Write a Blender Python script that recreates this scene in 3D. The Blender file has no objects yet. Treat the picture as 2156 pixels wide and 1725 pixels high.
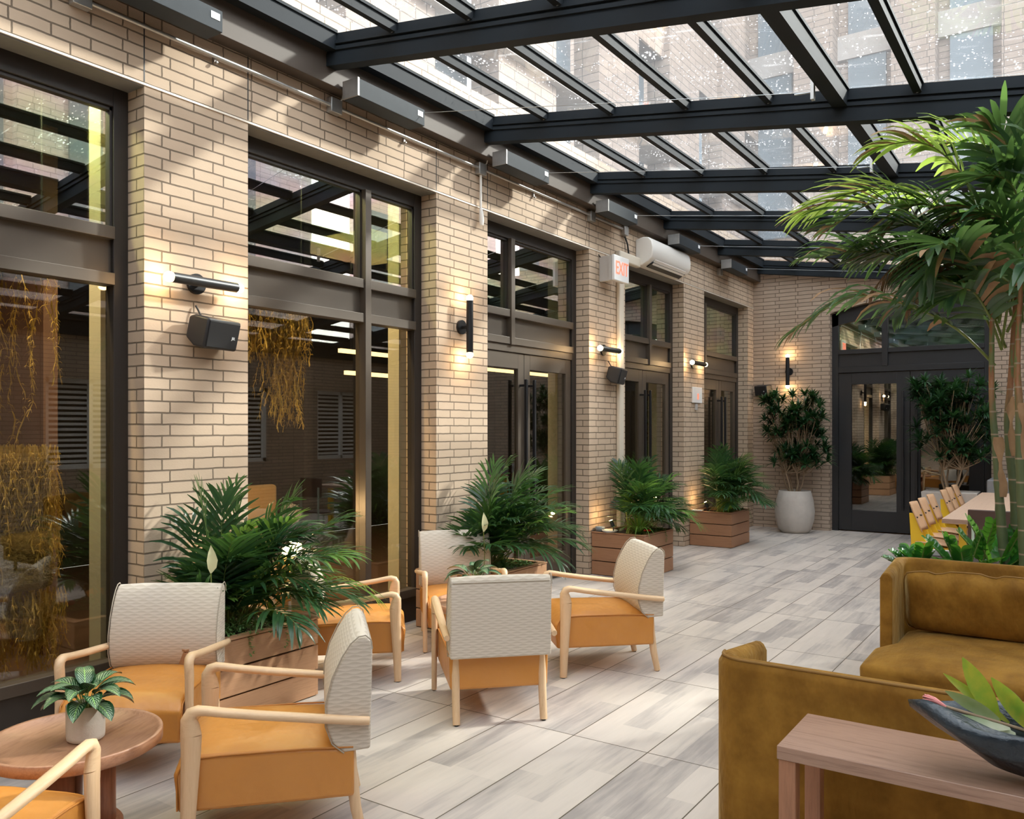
import bpy, bmesh, math, random
from mathutils import Vector, Matrix
R = math.radians
C = bpy.context.scene.collection
S = bpy.context.scene
rnd = random.Random(7)

# ------------------------------------------------------------ camera, light, exposure
CAM = (4.4444, 0.0, 1.6)
cd = bpy.data.cameras.new('camera'); cam = bpy.data.objects.new('camera', cd); C.objects.link(cam)
cam.location = CAM; cam.rotation_euler = (R(90), 0, R(34.176))
cd.sensor_width = 36; cd.lens = 36 * 1760 / 2156; cd.shift_y = 40.5 / 2156
cd.clip_start = 0.05; cd.clip_end = 200
S.camera = cam
S.view_settings.view_transform = 'Standard'; S.view_settings.look = 'None'
S.view_settings.gamma = 1; S.view_settings.use_curve_mapping = False
S.view_settings.exposure = 0.80
w = bpy.data.worlds.new('world'); S.world = w; w.use_nodes = True
wn = w.node_tree.nodes; wl = w.node_tree.links
bg = wn['Background']; sky = wn.new('ShaderNodeTexSky')
sky.sky_type = 'NISHITA'; sky.sun_disc = False; sky.sun_elevation = R(34); sky.sun_rotation = R(40)
sky.air_density = 1.0; sky.dust_density = 2.5
mixw = wn.new('ShaderNodeMixRGB'); mixw.inputs[0].default_value = 0.72
mixw.inputs[2].default_value = (5.65, 5.45, 5.25, 1)
wl.new(sky.outputs[0], mixw.inputs[1]); wl.new(mixw.outputs[0], bg.inputs[0]); bg.inputs[1].default_value = 0.52
sd = bpy.data.lights.new('sun', 'SUN'); sun = bpy.data.objects.new('sun', sd); C.objects.link(sun)
sd.energy = 4.2; sd.angle = R(3.5); sd.color = (1.0, 0.93, 0.83)
sun.rotation_euler = Vector((-1.0, -1.35, -1.0)).to_track_quat('-Z', 'Y').to_euler()

# ------------------------------------------------------------ materials
M = {}
def newmat(name):
    m = bpy.data.materials.new(name); m.use_nodes = True; M[name] = m
    nt = m.node_tree
    return m, nt, nt.nodes['Principled BSDF'], nt.nodes['Material Output']
def N(nt, t, **kw):
    n = nt.nodes.new(t)
    for k, v in kw.items():
        if isinstance(k, str) and hasattr(n, k): setattr(n, k, v)
    return n
def L(nt, a, b): nt.links.new(a, b)
def math_n(nt, op, a, b=None, c=None):
    n = nt.nodes.new('ShaderNodeMath'); n.operation = op
    for i, x in enumerate((a, b, c)):
        if x is None: continue
        if isinstance(x, (int, float)): n.inputs[i].default_value = x
        else: nt.links.new(x, n.inputs[i])
    return n.outputs[0]
def mixc(nt, f, a, b, blend='MIX'):
    n = nt.nodes.new('ShaderNodeMix'); n.data_type = 'RGBA'; n.blend_type = blend
    for s, x in ((n.inputs[0], f), (n.inputs[6], a), (n.inputs[7], b)):
        if isinstance(x, (int, float)): s.default_value = x
        elif isinstance(x, tuple): s.default_value = (*x, 1) if len(x) == 3 else x
        else: nt.links.new(x, s)
    return n.outputs[2]
def noise(nt, vec, scale, detail=3, rough=.55):
    n = nt.nodes.new('ShaderNodeTexNoise'); n.inputs['Scale'].default_value = scale
    n.inputs['Detail'].default_value = detail; n.inputs['Roughness'].default_value = rough
    if vec is not None: nt.links.new(vec, n.inputs['Vector'])
    return n.outputs['Fac']
def mapping(nt, vec, scale=(1, 1, 1), loc=(0, 0, 0), rot=(0, 0, 0)):
    n = nt.nodes.new('ShaderNodeMapping'); n.inputs['Scale'].default_value = scale
    n.inputs['Location'].default_value = loc; n.inputs['Rotation'].default_value = rot
    nt.links.new(vec, n.inputs['Vector']); return n.outputs[0]
def ramp(nt, f, stops):
    n = nt.nodes.new('ShaderNodeValToRGB'); e = n.color_ramp.elements
    while len(e) > 1: e.remove(e[-1])
    e[0].position = stops[0][0]; e[0].color = (*stops[0][1], 1)
    for p, c in stops[1:]:
        k = e.new(p); k.color = (*c, 1)
    nt.links.new(f, n.inputs[0]); return n.outputs[0]
def bump(nt, h, dist, strength=1.0):
    n = nt.nodes.new('ShaderNodeBump'); n.inputs['Distance'].default_value = dist
    n.inputs['Strength'].default_value = strength; nt.links.new(h, n.inputs['Height']); return n.outputs[0]
def ocoord(nt): return nt.nodes.new('ShaderNodeTexCoord').outputs['Object']

def simple(name, col, rough=.5, metal=0, var=0.0, vs=8, spec=None, emis=None, es=0, bumpd=0, bs=60):
    m, nt, p, o = newmat(name)
    p.inputs['Base Color'].default_value = (*col, 1)
    p.inputs['Roughness'].default_value = rough; p.inputs['Metallic'].default_value = metal
    if spec is not None: p.inputs['Specular IOR Level'].default_value = spec
    if var or bumpd:
        v = ocoord(nt)
    if var:
        f = noise(nt, v, vs, 4)
        L(nt, mixc(nt, f, tuple(c * (1 - var) for c in col), tuple(min(1, c * (1 + var)) for c in col)), p.inputs['Base Color'])
    if bumpd: L(nt, bump(nt, noise(nt, v, bs, 3), bumpd), p.inputs['Normal'])
    if emis:
        p.inputs['Emission Color'].default_value = (*emis, 1); p.inputs['Emission Strength'].default_value = es
    return m

def brick(name, c1, c2, c3, mortar, bw=.295, rh=.0677, zoff=0.0):
    m, nt, p, o = newmat(name)
    v = ocoord(nt); sp = nt.nodes.new('ShaderNodeSeparateXYZ'); L(nt, v, sp.inputs[0])
    g = nt.nodes.new('ShaderNodeNewGeometry'); sn = nt.nodes.new('ShaderNodeSeparateXYZ'); L(nt, g.outputs['True Normal'], sn.inputs[0])
    isY = math_n(nt, 'GREATER_THAN', math_n(nt, 'ABSOLUTE', sn.outputs[1]), .5)
    u = math_n(nt, 'ADD', math_n(nt, 'MULTIPLY', sp.outputs[0], isY), math_n(nt, 'MULTIPLY', sp.outputs[1], math_n(nt, 'SUBTRACT', 1.0, isY)))
    cb = nt.nodes.new('ShaderNodeCombineXYZ'); L(nt, u, cb.inputs[0]); L(nt, math_n(nt, 'ADD', sp.outputs[2], zoff), cb.inputs[1])
    wob = noise(nt, v, 14, 3)
    wv = nt.nodes.new('ShaderNodeCombineXYZ'); L(nt, math_n(nt, 'MULTIPLY', math_n(nt, 'SUBTRACT', wob, .5), .010), wv.inputs[0])
    L(nt, math_n(nt, 'MULTIPLY', math_n(nt, 'SUBTRACT', noise(nt, v, 9, 2), .5), .008), wv.inputs[1])
    ad = nt.nodes.new('ShaderNodeVectorMath'); L(nt, cb.outputs[0], ad.inputs[0]); L(nt, wv.outputs[0], ad.inputs[1])
    b = nt.nodes.new('ShaderNodeTexBrick'); L(nt, ad.outputs[0], b.inputs['Vector'])
    b.offset = .36; b.squash = .72; b.squash_frequency = 2
    b.inputs['Scale'].default_value = 1; b.inputs['Brick Width'].default_value = bw; b.inputs['Row Height'].default_value = rh
    b.inputs['Mortar Size'].default_value = .0052; b.inputs['Mortar Smooth'].default_value = .35; b.inputs['Bias'].default_value = 0
    b.inputs['Color1'].default_value = (*c1, 1); b.inputs['Color2'].default_value = (*c2, 1); b.inputs['Mortar'].default_value = (*mortar, 1)
    f2 = noise(nt, mapping(nt, v, (3, 3, 9)), 2.5, 5)
    col = mixc(nt, math_n(nt, 'MULTIPLY', f2, .55), b.outputs['Color'], c3)
    col = mixc(nt, b.outputs['Fac'], col, mortar)
    L(nt, col, p.inputs['Base Color']); p.inputs['Roughness'].default_value = .85
    h = math_n(nt, 'SUBTRACT', math_n(nt, 'MULTIPLY', noise(nt, mapping(nt, v, (20, 20, 60)), 3, 4), .15), b.outputs['Fac'])
    L(nt, bump(nt, h, .006), p.inputs['Normal'])
    return m
brick('brick_left', (.60, .455, .33), (.53, .40, .285), (.43, .32, .22), (.17, .125, .085))
brick('brick_back', (.52, .40, .30), (.42, .32, .24), (.30, .22, .165), (.17, .125, .095), bw=.36, rh=.0615, zoff=.02)
brick('brick_tower', (.42, .33, .27), (.35, .27, .22), (.27, .21, .17), (.16, .13, .11), bw=.34, rh=.10)

brick('brick_sunlit_tone', (.80, .66, .60), (.74, .60, .55), (.6, .48, .42), (.35, .28, .25), bw=.34, rh=.10)  # brick lightened so the unlit facade looks sunlit in window reflections
def wood(name, c1, c2, axis=1, rough=.5, scale=1.0, stretch=14, bumpd=.0004, coat=0):
    m, nt, p, o = newmat(name)
    v = ocoord(nt); s = [stretch * scale] * 3; s[axis] = 1.0 * scale
    mv = mapping(nt, v, tuple(s))
    f = noise(nt, mv, 3.0, 6, .62)
    f2 = noise(nt, mapping(nt, v, tuple(x * 5 for x in s)), 4, 3)
    ff = math_n(nt, 'ADD', math_n(nt, 'MULTIPLY', f, .75), math_n(nt, 'MULTIPLY', f2, .25))
    L(nt, ramp(nt, ff, [(.3, c2), (.5, c1), (.62, tuple(a * .55 + b * .45 for a, b in zip(c1, c2))), (.78, c1)]), p.inputs['Base Color'])
    p.inputs['Roughness'].default_value = rough
    if coat: p.inputs['Coat Weight'].default_value = coat; p.inputs['Coat Roughness'].default_value = .25
    L(nt, bump(nt, f2, bumpd), p.inputs['Normal'])
    return m
wood('ash_wood', (.76, .52, .31), (.64, .41, .22), axis=2, rough=.42)
wood('ash_arm', (.76, .52, .31), (.64, .41, .22), axis=1, rough=.42)
wood('acacia', (.50, .26, .15), (.28, .12, .06), axis=1, rough=.38, scale=.8, stretch=9, coat=.2)
wood('acacia_edge', (.36, .15, .08), (.2, .08, .04), axis=2, rough=.4, scale=.8)
wood('planter_wood', (.46, .25, .13), (.34, .165, .08), axis=1, rough=.55, scale=1.3, stretch=22)
wood('planter_wood_red', (.38, .19, .10), (.25, .115, .055), axis=0, rough=.5, scale=1.2, stretch=20)
wood('walnut', (.42, .26, .185), (.20, .105, .07), axis=0, rough=.33, scale=.9, stretch=22, coat=.35)
wood('walnut_leg', (.42, .20, .11), (.28, .13, .07), axis=2, rough=.4)
wood('maple_top', (.66, .46, .33), (.55, .36, .25), axis=1, rough=.45)
wood('maple_ply', (.72, .44, .25), (.63, .36, .19), axis=2, rough=.42)

def fabric():
    m, nt, p, o = newmat('wave_fabric')
    v = ocoord(nt); sp = nt.nodes.new('ShaderNodeSeparateXYZ'); L(nt, v, sp.inputs[0])
    g = nt.nodes.new('ShaderNodeTexCoord'); sn = nt.nodes.new('ShaderNodeSeparateXYZ'); L(nt, g.outputs['Normal'], sn.inputs[0])
    side = math_n(nt, 'GREATER_THAN', math_n(nt, 'ABSOLUTE', sn.outputs[0]), .7)
    u = math_n(nt, 'ADD', math_n(nt, 'MULTIPLY', sp.outputs[1], side), math_n(nt, 'MULTIPLY', sp.outputs[0], math_n(nt, 'SUBTRACT', 1.0, side)))
    row = math_n(nt, 'DIVIDE', sp.outputs[2], .0135)
    par = math_n(nt, 'MULTIPLY', math_n(nt, 'FRACT', math_n(nt, 'MULTIPLY', math_n(nt, 'FLOOR', row), .5)), 2)
    wv = math_n(nt, 'SINE', math_n(nt, 'ADD', math_n(nt, 'MULTIPLY', u, 92), math_n(nt, 'MULTIPLY', par, 3.1416)))
    fr = math_n(nt, 'FRACT', row)
    th = math_n(nt, 'ADD', math_n(nt, 'MULTIPLY', wv, .26), .5)
    mask = math_n(nt, 'LESS_THAN', fr, th)
    big = noise(nt, v, 5, 2)
    fine = noise(nt, mapping(nt, v, (300, 300, 500)), 1, 2)
    c = mixc(nt, math_n(nt, 'MULTIPLY', mask, .62), (.72, .635, .53), (.53, .445, .34))
    c = mixc(nt, math_n(nt, 'MULTIPLY', fine, .25), c, (.5, .43, .35))
    L(nt, c, p.inputs['Base Color']); p.inputs['Roughness'].default_value = .9
    p.inputs['Sheen Weight'].default_value = .15
    L(nt, bump(nt, math_n(nt, 'ADD', mask, fine), .0008), p.inputs['Normal'])
fabric()
simple('piping_fabric', (.42, .36, .28), .9)
def leather():
    m, nt, p, o = newmat('mustard_leather')
    v = ocoord(nt)
    f = noise(nt, v, 4, 4)
    L(nt, mixc(nt, f, (.56, .22, .034), (.64, .275, .058)), p.inputs['Base Color'])
    p.inputs['Roughness'].default_value = .36; p.inputs['Specular IOR Level'].default_value = .6
    vo = nt.nodes.new('ShaderNodeTexVoronoi'); vo.inputs['Scale'].default_value = 420; L(nt, v, vo.inputs['Vector'])
    h = math_n(nt, 'ADD', math_n(nt, 'MULTIPLY', noise(nt, v, 5.5, 3, .45), 12), math_n(nt, 'MULTIPLY', vo.outputs['Distance'], .12))
    L(nt, bump(nt, h, .0016), p.inputs['Normal'])
leather()
simple('leather_piping', (.50, .19, .03), .5)
def velvet():
    m, nt, p, o = newmat('ochre_velvet')
    v = ocoord(nt)
    f = noise(nt, v, 6, 5, .6); f2 = noise(nt, mapping(nt, v, (1, 1, .4)), 18, 3)
    c = mixc(nt, ramp(nt, f, [(.35, (0, 0, 0)), (.65, (1, 1, 1))]), (.18, .080, .008), (.34, .17, .024))
    c = mixc(nt, math_n(nt, 'MULTIPLY', f2, .35), c, (.19, .085, .01))
    L(nt, c, p.inputs['Base Color']); p.inputs['Roughness'].default_value = .75
    p.inputs['Sheen Weight'].default_value = .5; p.inputs['Sheen Roughness'].default_value = .35
    p.inputs['Sheen Tint'].default_value = (.95, .70, .30, 1); p.inputs['Specular IOR Level'].default_value = .2
    L(nt, bump(nt, noise(nt, mapping(nt, v, (1.6, 1, .7)), 9, 3), .014), p.inputs['Normal'])
velvet()
simple('velvet_piping', (.24, .12, .02), .7)

def floor_mat():
    m, nt, p, o = newmat('plank_paver')
    v = ocoord(nt); sp = nt.nodes.new('ShaderNodeSeparateXYZ'); L(nt, v, sp.inputs[0])
    TX, TY = .418, 1.16
    tx = math_n(nt, 'DIVIDE', math_n(nt, 'SUBTRACT', sp.outputs[0], 1.843), TX)
    ty = math_n(nt, 'DIVIDE', math_n(nt, 'SUBTRACT', sp.outputs[1], 3.79), TY)
    fx = math_n(nt, 'FRACT', tx); fy = math_n(nt, 'FRACT', ty)
    def edge(fr, wdt):
        d = math_n(nt, 'SUBTRACT', .5, math_n(nt, 'ABSOLUTE', math_n(nt, 'SUBTRACT', fr, .5)))
        return math_n(nt, 'LESS_THAN', d, wdt)
    gap = math_n(nt, 'MAXIMUM', edge(fx, .0030 / TX), edge(fy, .0030 / TY))
    # planks printed on each paver
    px = math_n(nt, 'FLOOR', math_n(nt, 'MULTIPLY', tx, 3))
    sh = nt.nodes.new('ShaderNodeTexWhiteNoise'); sh.noise_dimensions = '2D'
    cb = nt.nodes.new('ShaderNodeCombineXYZ'); L(nt, px, cb.inputs[0]); L(nt, math_n(nt, 'FLOOR', ty), cb.inputs[1]); L(nt, cb.outputs[0], sh.inputs['Vector'])
    py = math_n(nt, 'FLOOR', math_n(nt, 'ADD', math_n(nt, 'MULTIPLY', ty, 1.35), math_n(nt, 'MULTIPLY', sh.outputs['Value'], 3)))
    wn2 = nt.nodes.new('ShaderNodeTexWhiteNoise'); wn2.noise_dimensions = '2D'
    cb2 = nt.nodes.new('ShaderNodeCombineXYZ'); L(nt, px, cb2.inputs[0]); L(nt, py, cb2.inputs[1]); L(nt, cb2.outputs[0], wn2.inputs['Vector'])
    tone = wn2.outputs['Value']
    g1 = noise(nt, mapping(nt, v, (14, 1.1, 1)), 2.2, 6, .65)
    g2 = noise(nt, mapping(nt, v, (5, 1.0, 1)), 1.3, 3)
    t = math_n(nt, 'ADD', math_n(nt, 'MULTIPLY', tone, .30), math_n(nt, 'ADD', math_n(nt, 'MULTIPLY', g1, .40), math_n(nt, 'MULTIPLY', g2, .55)))
    c = ramp(nt, t, [(.42, (.34, .305, .285)), (.53, (.46, .41, .375)), (.63, (.57, .505, .45)), (.85, (.64, .565, .50))])
    c = mixc(nt, gap, c, (.10, .08, .05))
    L(nt, c, p.inputs['Base Color']); p.inputs['Roughness'].default_value = .48
    L(nt, bump(nt, math_n(nt, 'SUBTRACT', math_n(nt, 'MULTIPLY', g1, .12), gap), .003), p.inputs['Normal'])
floor_mat()

simple('bronze_frame', (.088, .069, .052), .42, .25, var=.08, vs=5)
simple('bronze_dark', (.030, .024, .020), .5, .1)
simple('black_frame', (.018, .018, .02), .42, .1)
simple('roof_metal', (.015, .019, .023), .62, .0, var=.15, vs=3, spec=.14)
simple('fascia_metal', (.085, .066, .052), .5, 0, spec=.2, var=.1, vs=2)
simple('soffit_plate', (.20, .185, .165), .75, 0, var=.2, vs=10)
simple('lintel_edge', (.75, .68, .58), .5, .2)
simple('black_metal', (.02, .02, .022), .38, .4)
simple('gunmetal', (.07, .07, .07), .38, .7, var=.15, vs=20)
simple('black_plastic', (.022, .021, .022), .45)
simple('speaker_grille', (.018, .018, .019), .7, .2, bumpd=.001, bs=600)
simple('galvanised', (.50, .49, .47), .38, .75, var=.12, vs=30)
simple('blind_box_metal', (.040, .047, .053), .6, 0, spec=.15, var=.12, vs=12)
simple('white_plastic', (.78, .74, .68), .35)
simple('cream_cover', (.70, .62, .50), .45)
simple('white_sign', (.80, .79, .77), .4)
simple('grey_sign_box', (.48, .45, .42), .5)
simple('exit_red', (.85, .16, .10), .5, emis=(1, .16, .08), es=.8)
simple('vent_black', (.012, .016, .022), .5)
simple('bulb_glow', (1, .8, .55), .4, emis=(1, .70, .36), es=38)
simple('lamp_disc', (1, .8, .55), .4, emis=(1, .72, .38), es=14)
simple('strip_light', (1, .8, .5), .4, emis=(1, .66, .26), es=2.4)
simple('moss_mass', (.22, .14, .03), .95, var=.7, vs=35, bumpd=.04, bs=45)
simple('reflection_panel', (.66, .72, .68), .8)  # pale colour standing for the bright reflection in the back door transom
simple('brass', (.75, .45, .16), .3, .8, bumpd=.001, bs=200)
simple('soil', (.035, .022, .015), .95, bumpd=.01, bs=40)
simple('moss_green', (.16, .17, .03), .95, bumpd=.01, bs=90)
simple('pot_ceramic', (.62, .57, .50), .65, var=.12, vs=9, bumpd=.0015, bs=50)
simple('pot_stone', (.50, .45, .40), .8, var=.2, vs=6, bumpd=.003, bs=25)
simple('grey_stone', (.24, .24, .245), .85, var=.15)
simple('planter_concrete', (.55, .53, .50), .8, var=.1)
simple('bowl_stone', (.004, .006, .009), .28, 0, var=.5, vs=9, bumpd=.004, bs=35)
simple('bowl_rim', (.020, .030, .040), .3, 0, var=.6, vs=22, bumpd=.004, bs=70)
simple('yellow_paint', (.80, .50, .02), .42)
simple('mint_paint', (.50, .60, .50), .4)
simple('dark_ply', (.075, .038, .028), .4)
simple('saucer_glaze', (.55, .54, .50), .4)
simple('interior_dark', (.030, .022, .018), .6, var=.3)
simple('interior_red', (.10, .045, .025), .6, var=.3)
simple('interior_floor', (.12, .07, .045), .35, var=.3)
simple('jamb_beige', (.46, .42, .30), .7)
simple('banquette', (.30, .18, .07), .8, bumpd=.002, bs=120)
simple('lamp_shade', (.75, .42, .20), .8, emis=(1, .45, .16), es=.55)
simple('blind_white', (.75, .75, .74), .6)
simple('far_glass', (.16, .20, .23), .25)
simple('far_stone', (.42, .38, .35), .8)
simple('cable_white', (.7, .66, .6), .5)
simple('cable_black', (.02, .02, .02), .5)
simple('steel_wire', (.45, .47, .48), .3, .9)
simple('logo_white', (.85, .85, .85), .5)
simple('red_flower', (.75, .06, .03), .5)
simple('spathe', (.72, .72, .42), .5)
simple('protea_pink', (.75, .28, .26), .7)

def leafmat(name, c1, c2, rough=.35, trans=.35, tcol=None, sc=6):
    m, nt, p, o = newmat(name)
    v = ocoord(nt)
    f = noise(nt, v, sc, 3)
    c = mixc(nt, ramp(nt, f, [(.35, (0, 0, 0)), (.65, (1, 1, 1))]), c1, c2)
    L(nt, c, p.inputs['Base Color']); p.inputs['Roughness'].default_value = rough
    t = nt.nodes.new('ShaderNodeBsdfTranslucent'); t.inputs[0].default_value = (*(tcol or tuple(min(1, x * 1.6) for x in c2)), 1)
    mx = nt.nodes.new('ShaderNodeMixShader'); mx.inputs[0].default_value = trans
    L(nt, p.outputs[0], mx.inputs[1]); L(nt, t.outputs[0], mx.inputs[2]); L(nt, mx.outputs[0], o.inputs[0])
leafmat('palm_leaf', (.011, .042, .021), (.032, .092, .034), .28, .2, (.15, .34, .06))
leafmat('palm_leaf_light', (.05, .15, .03), (.12, .26, .05), .35, .3, (.35, .6, .1))
leafmat('big_palm_leaf', (.018, .052, .026), (.050, .115, .045), .30, .25, (.25, .46, .10), 3)
leafmat('big_palm_yellow', (.075, .13, .03), (.17, .22, .05), .4, .45, (.6, .8, .15), 3)
leafmat('dry_leaf', (.30, .17, .085), (.42, .26, .14), .8, .2, (.5, .3, .15), 9)
leafmat('dracaena_leaf', (.010, .040, .018), (.022, .075, .025), .33, .12, (.1, .3, .05))
leafmat('zz_leaf', (.014, .09, .018), (.035, .19, .03), .16, .25, (.28, .7, .06))
leafmat('creeper_leaf', (.07, .19, .05), (.20, .36, .12), .5, .3, (.4, .6, .2), 30)
leafmat('moss_strand', (.24, .16, .03), (.50, .34, .08), .9, .25, (.6, .38, .06), 12)
leafmat('protea_leaf', (.16, .24, .09), (.45, .46, .33), .45, .3, (.5, .6, .1), 10)
leafmat('protea_leaf_green', (.16, .30, .03), (.40, .38, .04), .4, .4, (.6, .8, .08), 40)
simple('cane_green', (.17, .22, .05), .4, var=.3, vs=10)
def cane():
    m, nt, p, o = newmat('cane_bark')
    v = ocoord(nt); sp = nt.nodes.new('ShaderNodeSeparateXYZ'); L(nt, v, sp.inputs[0])
    f = noise(nt, mapping(nt, v, (10, 10, 1.6)), 2, 4)
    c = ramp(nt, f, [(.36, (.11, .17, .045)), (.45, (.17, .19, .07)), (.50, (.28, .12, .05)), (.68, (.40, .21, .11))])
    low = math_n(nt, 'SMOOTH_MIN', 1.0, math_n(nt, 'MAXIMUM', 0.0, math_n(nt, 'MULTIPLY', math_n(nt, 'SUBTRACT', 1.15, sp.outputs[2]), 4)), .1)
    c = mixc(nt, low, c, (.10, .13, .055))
    ring = math_n(nt, 'LESS_THAN', math_n(nt, 'FRACT', math_n(nt, 'DIVIDE', sp.outputs[2], .14)), .07)
    c = mixc(nt, math_n(nt, 'MULTIPLY', ring, math_n(nt, 'LESS_THAN', sp.outputs[2], 1.6)), c, (.33, .25, .17))
    L(nt, c, p.inputs['Base Color']); p.inputs['Roughness'].default_value = .55
cane()
simple('dracaena_wood', (.30, .21, .13), .8, var=.3, vs=25)
def calathea():
    m, nt, p, o = newmat('striped_leaf')
    uv = nt.nodes.new('ShaderNodeUVMap').outputs[0]; sp = nt.nodes.new('ShaderNodeSeparateXYZ'); L(nt, uv, sp.inputs[0])
    ax = math_n(nt, 'ABSOLUTE', math_n(nt, 'SUBTRACT', sp.outputs[0], .5))
    s = math_n(nt, 'SINE', math_n(nt, 'SUBTRACT', math_n(nt, 'MULTIPLY', sp.outputs[1], 62), math_n(nt, 'MULTIPLY', ax, 46)))
    m1 = math_n(nt, 'MULTIPLY', math_n(nt, 'GREATER_THAN', s, .25), math_n(nt, 'LESS_THAN', ax, .36))
    c = mixc(nt, m1, (.014, .06, .018), (.26, .36, .22))
    mid = math_n(nt, 'LESS_THAN', ax, .03); c = mixc(nt, mid, c, (.25, .45, .12))
    L(nt, c, p.inputs['Base Color']); p.inputs['Roughness'].default_value = .3
calathea()

def window_glass(name, tint=(.62, .66, .62), ior=1.9, film=0, rough=.01, dirt=0.0, drops=False, haze=0.0):
    m, nt, p, o = newmat(name)
    tr = nt.nodes.new('ShaderNodeBsdfTransparent'); tr.inputs[0].default_value = (*tint, 1)
    p.inputs['Base Color'].default_value = (0, 0, 0, 1); p.inputs['Roughness'].default_value = rough
    p.inputs['IOR'].default_value = ior
    if film:
        p.inputs['Thin Film Thickness'].default_value = film; p.inputs['Thin Film IOR'].default_value = 1.45
        n = noise(nt, mapping(nt, ocoord(nt), (1, 1, 1.3)), .9, 2)
        L(nt, math_n(nt, 'ADD', film - 160, math_n(nt, 'MULTIPLY', n, 420)), p.inputs['Thin Film Thickness'])
    src = p.outputs[0]
    if film:
        p2 = nt.nodes.new('ShaderNodeBsdfPrincipled'); p2.inputs['Base Color'].default_value = (0, 0, 0, 1); p2.inputs['Roughness'].default_value = rough; p2.inputs['IOR'].default_value = ior
        mxx = nt.nodes.new('ShaderNodeMixShader'); mxx.inputs[0].default_value = .72; L(nt, p.outputs[0], mxx.inputs[1]); L(nt, p2.outputs[0], mxx.inputs[2]); src = mxx.outputs[0]
    ad = nt.nodes.new('ShaderNodeAddShader'); L(nt, tr.outputs[0], ad.inputs[0]); L(nt, src, ad.inputs[1])
    out = ad.outputs[0]
    if film:
        gl = nt.nodes.new('ShaderNodeBsdfGlossy'); gl.inputs['Roughness'].default_value = rough
        nn_ = noise(nt, mapping(nt, ocoord(nt), (1, .8, 2.2)), 1.1, 2)
        L(nt, ramp(nt, nn_, [(.30, (.85, .95, .75)), (.45, (1, .93, .70)), (.55, (1, .78, .88)), (.68, (.80, .82, 1)), (.8, (.8, 1, .9))]), gl.inputs[0])
        mg = nt.nodes.new('ShaderNodeMixShader'); mg.inputs[0].default_value = .34; L(nt, out, mg.inputs[1]); L(nt, gl.outputs[0], mg.inputs[2]); out = mg.outputs[0]
    if drops:
        v = ocoord(nt)
        vo = nt.nodes.new('ShaderNodeTexVoronoi'); vo.inputs['Scale'].default_value = 30; vo.inputs['Randomness'].default_value = 1; L(nt, v, vo.inputs['Vector'])
        rad = math_n(nt, 'MULTIPLY', math_n(nt, 'SUBTRACT', noise(nt, v, 5, 3), .36), .72)
        dm = math_n(nt, 'LESS_THAN', vo.outputs['Distance'], rad)
        sc = noise(nt, mapping(nt, v, (2.0, 30, 1), rot=(0, 0, .5)), 1.2, 5, .7)
        scm = math_n(nt, 'MULTIPLY', math_n(nt, 'GREATER_THAN', sc, .64), .10)
        fac = math_n(nt, 'ADD', math_n(nt, 'MULTIPLY', dm, .6), math_n(nt, 'ADD', scm, haze))
        tl = nt.nodes.new('ShaderNodeBsdfTranslucent'); tl.inputs[0].default_value = (.95, .97, 1, 1)
        mx = nt.nodes.new('ShaderNodeMixShader'); L(nt, fac, mx.inputs[0]); L(nt, out, mx.inputs[1]); L(nt, tl.outputs[0], mx.inputs[2]); out = mx.outputs[0]
    L(nt, out, o.inputs[0])
window_glass('window_glass', tint=(.74, .75, .71), ior=1.85)
window_glass('clerestory_glass', tint=(.60, .70, .60), ior=2.3, film=420)
window_glass('door_glass_back', tint=(.35, .38, .36), ior=2.1)
window_glass('roof_glass', tint=(.86, .90, .92), ior=1.6, film=0, rough=.02, drops=True, haze=.03)

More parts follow.
